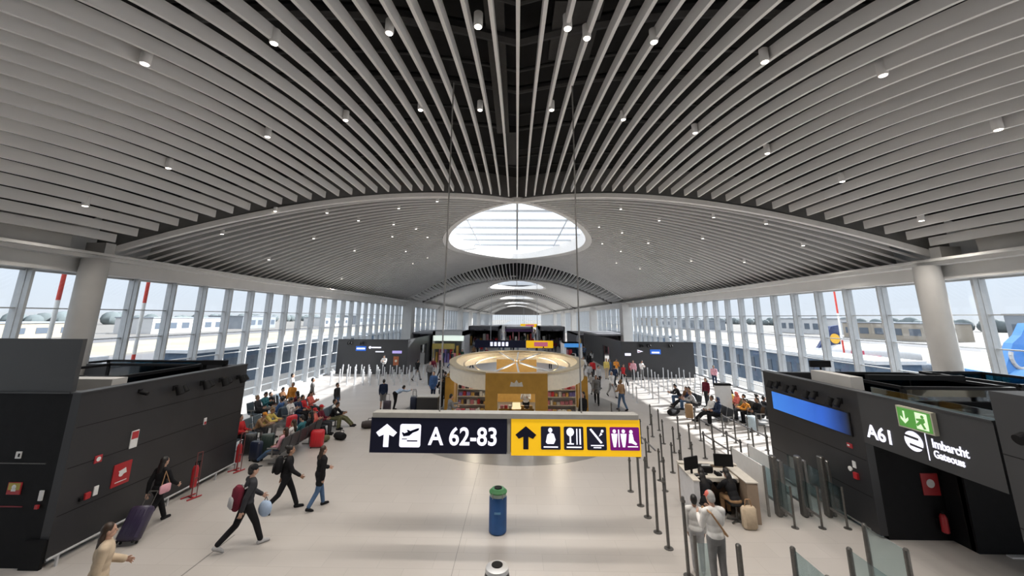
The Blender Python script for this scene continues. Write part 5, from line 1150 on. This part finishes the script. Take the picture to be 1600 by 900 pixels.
# ================================================================== outside
APR = mat('apron_concrete', (0.135, 0.127, 0.118), 0.9, noise=0.06, scale=0.05)
struct('ground', MB().b2((-900, -400, -4.7), (-18.3, 1400, -4.5)).b2((18.3, -400, -4.7), (900, 1400, -4.5)).build('ground', APR))
TAX = mat('taxiway_grey', (0.10, 0.10, 0.108), 0.9, noise=0.06, scale=0.05); GRS = mat('dry_grass', (0.25, 0.225, 0.175), 0.95, noise=0.15, scale=0.05)
for sgn in (-1, 1):
    struct('ground', MB().b2((sgn * 70, -400, -4.49), (sgn * 95, 1400, -4.47)).b2((sgn * 150, -400, -4.49), (sgn * 175, 1400, -4.47)).build('ground_taxiway', TAX))
    struct('ground', MB().b2((sgn * 100, -400, -4.49), (sgn * 145, 1400, -4.48)).build('ground_verge', GRS))
TREE = mat('tree_far_hazed', (0.10, 0.12, 0.125), 0.95, noise=0.2, scale=0.05)  # foliage greyed towards blue, distance haze put into the colour
for sgn, nm in ((-1, 'left'), (1, 'right')):
    s = MB()
    for i in range(150):
        y = -100 + 8 * i + rnd.uniform(-3, 3); rr = rnd.uniform(4.5, 7.2); s.ell((sgn * rnd.uniform(395, 425), y, -4.5 + rr * 0.8), (rr, rr * 1.2, rr), None, 8, 6)
    tag(s.build('treeline', TREE, None, True), 'long dark line of far trees beyond the %s windows' % nm, 'trees', None, 'stuff')
BW = mat('hangar_white', (0.45, 0.45, 0.46), 0.7); BG = mat('hangar_grey', (0.20, 0.22, 0.25), 0.7); BT = mat('hangar_tan', (0.30, 0.26, 0.21), 0.8)
WND = mat('far_window', (0.08, 0.10, 0.13), 0.3)
def hangar(label, x, y, dx, dy, h, mt):
    t = thing('airport_building', label, 'building', (x, y, -4.5)); MB().b2((-dx / 2, -dy / 2, 0), (dx / 2, dy / 2, h)).build('walls', mt, t)
    MB().b2((-dx / 2 - 0.4, -dy / 2 - 0.4, h), (dx / 2 + 0.4, dy / 2 + 0.4, h + 0.5)).build('roof', BG, t)
    sg_ = -1 if x > 0 else 1
    n_ = max(2, int(dy / 8))
    for i in range(n_):
        q = -dy / 2 + dy * (i + 0.5) / n_; MB().b2((sg_ * dx / 2, q - dy / n_ * 0.3, h * 0.3), (sg_ * (dx / 2 + 0.1), q + dy / n_ * 0.3, h * 0.7)).build('window', WND, t)
for a in ((-205, 95, 24, 40, 7, BW, 'white hangar beyond the left apron, nearest the camera'), (-210, 160, 24, 36, 6, BT, 'tan hangar beyond the left apron'), (-200, 230, 20, 50, 8, BW, 'long white hangar beyond the left apron'), (-215, 310, 26, 40, 9, BG, 'grey hangar beyond the left apron'), (-220, 45, 24, 30, 6, BG, 'low grey building at the left end of the left apron'),
          (-190, 400, 20, 60, 8, BW, 'white hangar far along the left apron'), (-200, 500, 20, 60, 10, BG, 'grey hangar farthest along the left apron'), (170, 370, 20, 50, 8, BG, 'grey terminal block far along the right apron'), (180, 450, 20, 50, 9, BW, 'white hangar far along the right apron'), (190, 560, 20, 70, 10, BT, 'tan hangar farthest along the right apron'),
          (205, 100, 24, 30, 9, BG, 'grey hangar beyond the right apron'), (210, 150, 20, 30, 12, BG, 'tall grey block beyond the right apron'), (200, 210, 22, 46, 8, BT, 'tan hangar beyond the right apron'), (215, 290, 22, 40, 10, BW, 'white hangar beyond the right apron'), (190, 55, 18, 24, 6, BW, 'low white building at the right end of the right apron')):
    hangar(a[6], *a[:6])
JB = mat('jet_bridge_blue', (0.07, 0.11, 0.17), 0.35, noise=0.08); JW = mat('jet_bridge_white', (0.55, 0.57, 0.60), 0.5)
def jet_bridge(label, x, y, L, rz, mt=JB):
    t = thing('jet_bridge', label, 'jet bridge', (x, y, -4.5), R(rz))
    MB().b2((-1.7, -L / 2, 3.6), (1.7, L / 2, 6.7)).build('tunnel', mt, t)
    MB().b2((-1.9, -L / 2 - 0.2, 6.7), (1.9, L / 2 + 0.2, 6.95)).build('roof', JW, t)
    s_ = MB()
    for i in range(int(L / 2.5)): s_.b2((-1.75, -L / 2 + 0.5 + 2.5 * i, 4.6), (1.75, -L / 2 + 2.3 + 2.5 * i, 6.0))
    s_.build('window_band', WND, t)
    for q in (-L * 0.35, L * 0.3): MB().b2((-1.4, q - 0.3, 0), (-1.0, q + 0.3, 3.6)).b2((1.0, q - 0.3, 0), (1.4, q + 0.3, 3.6)).build('leg', JW, t)
    MB().lathe([(2.4, 3.5), (2.4, 6.8), (0.3, 7.3)], 20, T(0, L / 2, 0)).build('rotunda', JW, t, True)
jet_bridge('long dark blue jet bridge outside the left windows', -27, 48, 30, -4)
jet_bridge('second dark blue jet bridge further along outside the left windows', -28, 84, 28, 6)
jet_bridge('white jet bridge outside the left windows near the striped mast', -34, 27, 10, 80, JW)
jet_bridge('long dark blue jet bridge outside the right windows', 26, 44, 30, 4)
jet_bridge('second dark blue jet bridge further along outside the right windows', 28, 84, 28, -6)
MR = mat('mast_red', (0.55, 0.05, 0.035), 0.5); MW = mat('mast_white', (0.75, 0.74, 0.72), 0.5)
def at(x, y, Y):
    d = ray(x, y); return Vector((0, 0, CAM_H)) + d * (Y / d.y)
def mast(label, px, Y, top, r_=0.08):
    p_ = at(px, 496, Y); t = thing('striped_mast', label, 'mast', (p_.x, Y, -4.5)); z = 0; i = 0
    while z < top: MB().tube((0, 0, z), (0, 0, min(top, z + 2.6)), r_, n=12).build('band', (MR, MW)[i % 2], t, True); z += 2.6; i += 1
    MB().lathe([(r_ * 2.5, 0), (r_ * 2.5, 0.3)], 12).build('base', JW, t)
mast('red and white striped mast outside the left windows, right of the column', 221, 20.5, 17.5)
mast('red and white striped mast outside the left windows behind the column', 84, 17, 15)
mast('red and white striped mast beside the navy tail outside the right windows', 1310, 40, 17)
# aircraft
def fin_poly(pix, Y): return [at(a, b, Y) for a, b in pix]
def aircraft(label, Y, fin, fus, fm, bm_, extra):
    p0 = at(fus[0], fus[1], Y); t = thing('aircraft', label, 'aircraft', (p0.x, Y, -4.5))
    q = fin_poly(fin, Y); o = Vector((p0.x, Y, -4.5))
    b = MB(); n = len(q); th = 0.25
    b.add([(p.x - o.x, -th, p.z - o.z) for p in q] + [(p.x - o.x, th, p.z - o.z) for p in q], [tuple(range(n)), tuple(range(2 * n - 1, n - 1, -1))] + [(i, n + i, n + (i + 1) % n, (i + 1) % n) for i in range(n)])
    b.build('tail_fin', fm, t)
    a = p0 - o; L, r_ = fus[2], fus[3]
    MB().lathe([(0.05, 0), (r_ * 0.55, 1.2), (r_, 4.5), (r_, L - 3), (r_ * 0.7, L - 0.8), (0.1, L)], 24, Matrix.Translation((a.x, 0, a.z)) @ Matrix.Rotation(R(fus[4]), 4, 'Y')).build('fuselage', bm_, t, True)
    for s_ in (-1, 1): MB().prism([(0, 0), (3.0, 0), (3.6, 5.5), (2.2, 5.5)], -0.1, 0.1, Matrix.Translation((a.x + 1.5, s_ * 0.4, a.z)) @ Matrix.Diagonal((1, s_, 1, 1))).build('tailplane', bm_, t)
    for dx_ in (5, L - 4): MB().tube((a.x + dx_, 0, 0), (a.x + dx_, 0, a.z), 0.2, n=10).tube((a.x + dx_, -0.5, 0.5), (a.x + dx_, 0.5, 0.5), 0.5, n=14).build('landing_gear', BG, t)
    return t, a
NV = mat('tail_navy', (0.02, 0.035, 0.11), 0.4); TB = mat('tail_blue', (0.06, 0.22, 0.56), 0.4)
t, a = aircraft('white airliner with a navy tail and yellow emblem outside the right windows', 52, [(1274, 548), (1290, 522), (1296, 510), (1307, 508), (1313, 548)], (1252, 556, 15, 1.5, 90), NV, BW, None)
e = at(1302, 529, 52) - Vector(t.location)
MB().tube((e.x, -0.3, e.z), (e.x, -0.26, e.z), 0.62, n=24).build('yellow_emblem', mat('emblem_yellow', (0.75, 0.42, 0.04), 0.5), t)
MB().b2((a.x + 5.2, -1.7, a.z - 0.5), (a.x + 6.6, -1.45, a.z + 0.8)).b2((a.x + 7.0, -1.7, a.z - 0.7), (a.x + 8.6, -1.45, a.z + 0.2)).build('red_marking', mat('marking_red', (0.5, 0.05, 0.1), 0.5), t)
t, a = aircraft('bright blue airliner tail with white curled emblem at the right edge', 27, [(1562, 582), (1575, 536), (1588, 524), (1597, 505), (1640, 505), (1650, 582)], (1556, 592, 24, 1.3, 90), TB, mat('fuselage_blue', (0.10, 0.28, 0.58), 0.4), None)
s = MB(); c0 = at(1588, 558, 27) - Vector(t.location)
for cx_ in (-0.15, 0.95):
    pp = [(c0.x + cx_ + 0.55 * math.cos(R(a_)), -0.30, c0.z + 0.7 * math.sin(R(a_))) for a_ in range(150, 400, 20)]
    for u_, v_ in zip(pp, pp[1:]): s.tube(u_, v_, 0.11, n=8)
s.build('curled_emblem', BW, t)
# apron vehicles
def vehicle(name, label, x, y, rz, mt, L=5.0, h=2.0):
    t = thing(name, label, 'vehicle', (x, y, -4.5), R(rz)); MB().box((0, 0, 0.35 + h * 0.3), (L, 2.0, h * 0.6), None, 0.2).build('body', mt, t, True); MB().box((L * 0.25, 0, 0.35 + h * 0.75), (L * 0.4, 1.8, h * 0.45), None, 0.2).build('cab', WND, t, True)
    for a_ in (-L * 0.3, L * 0.3):
        for b_ in (-1.0, 1.0): MB().tube((a_, b_ - 0.12, 0.4), (a_, b_ + 0.12, 0.4), 0.4, n=16).build('wheel', BLK2, t, True)
for i, (x, y, rz, mt, L, h, lab) in enumerate(((-60, 50, 20, JW, 7, 2.6, 'white service truck on the left apron'), (-66, 90, 80, BG, 5, 2, 'grey van on the left apron'), (-48, 75, 10, BT, 6, 2.2, 'tan baggage tractor on the left apron'), (62, 60, 70, BG, 7, 3, 'grey truck on the right apron'), (52, 80, 20, JW, 6, 2.4, 'white van on the right apron'), (66, 40, 85, NV, 7, 3.4, 'navy catering truck on the right apron'))): vehicle('apron_vehicle', lab, x, y, rz, mt, L, h)
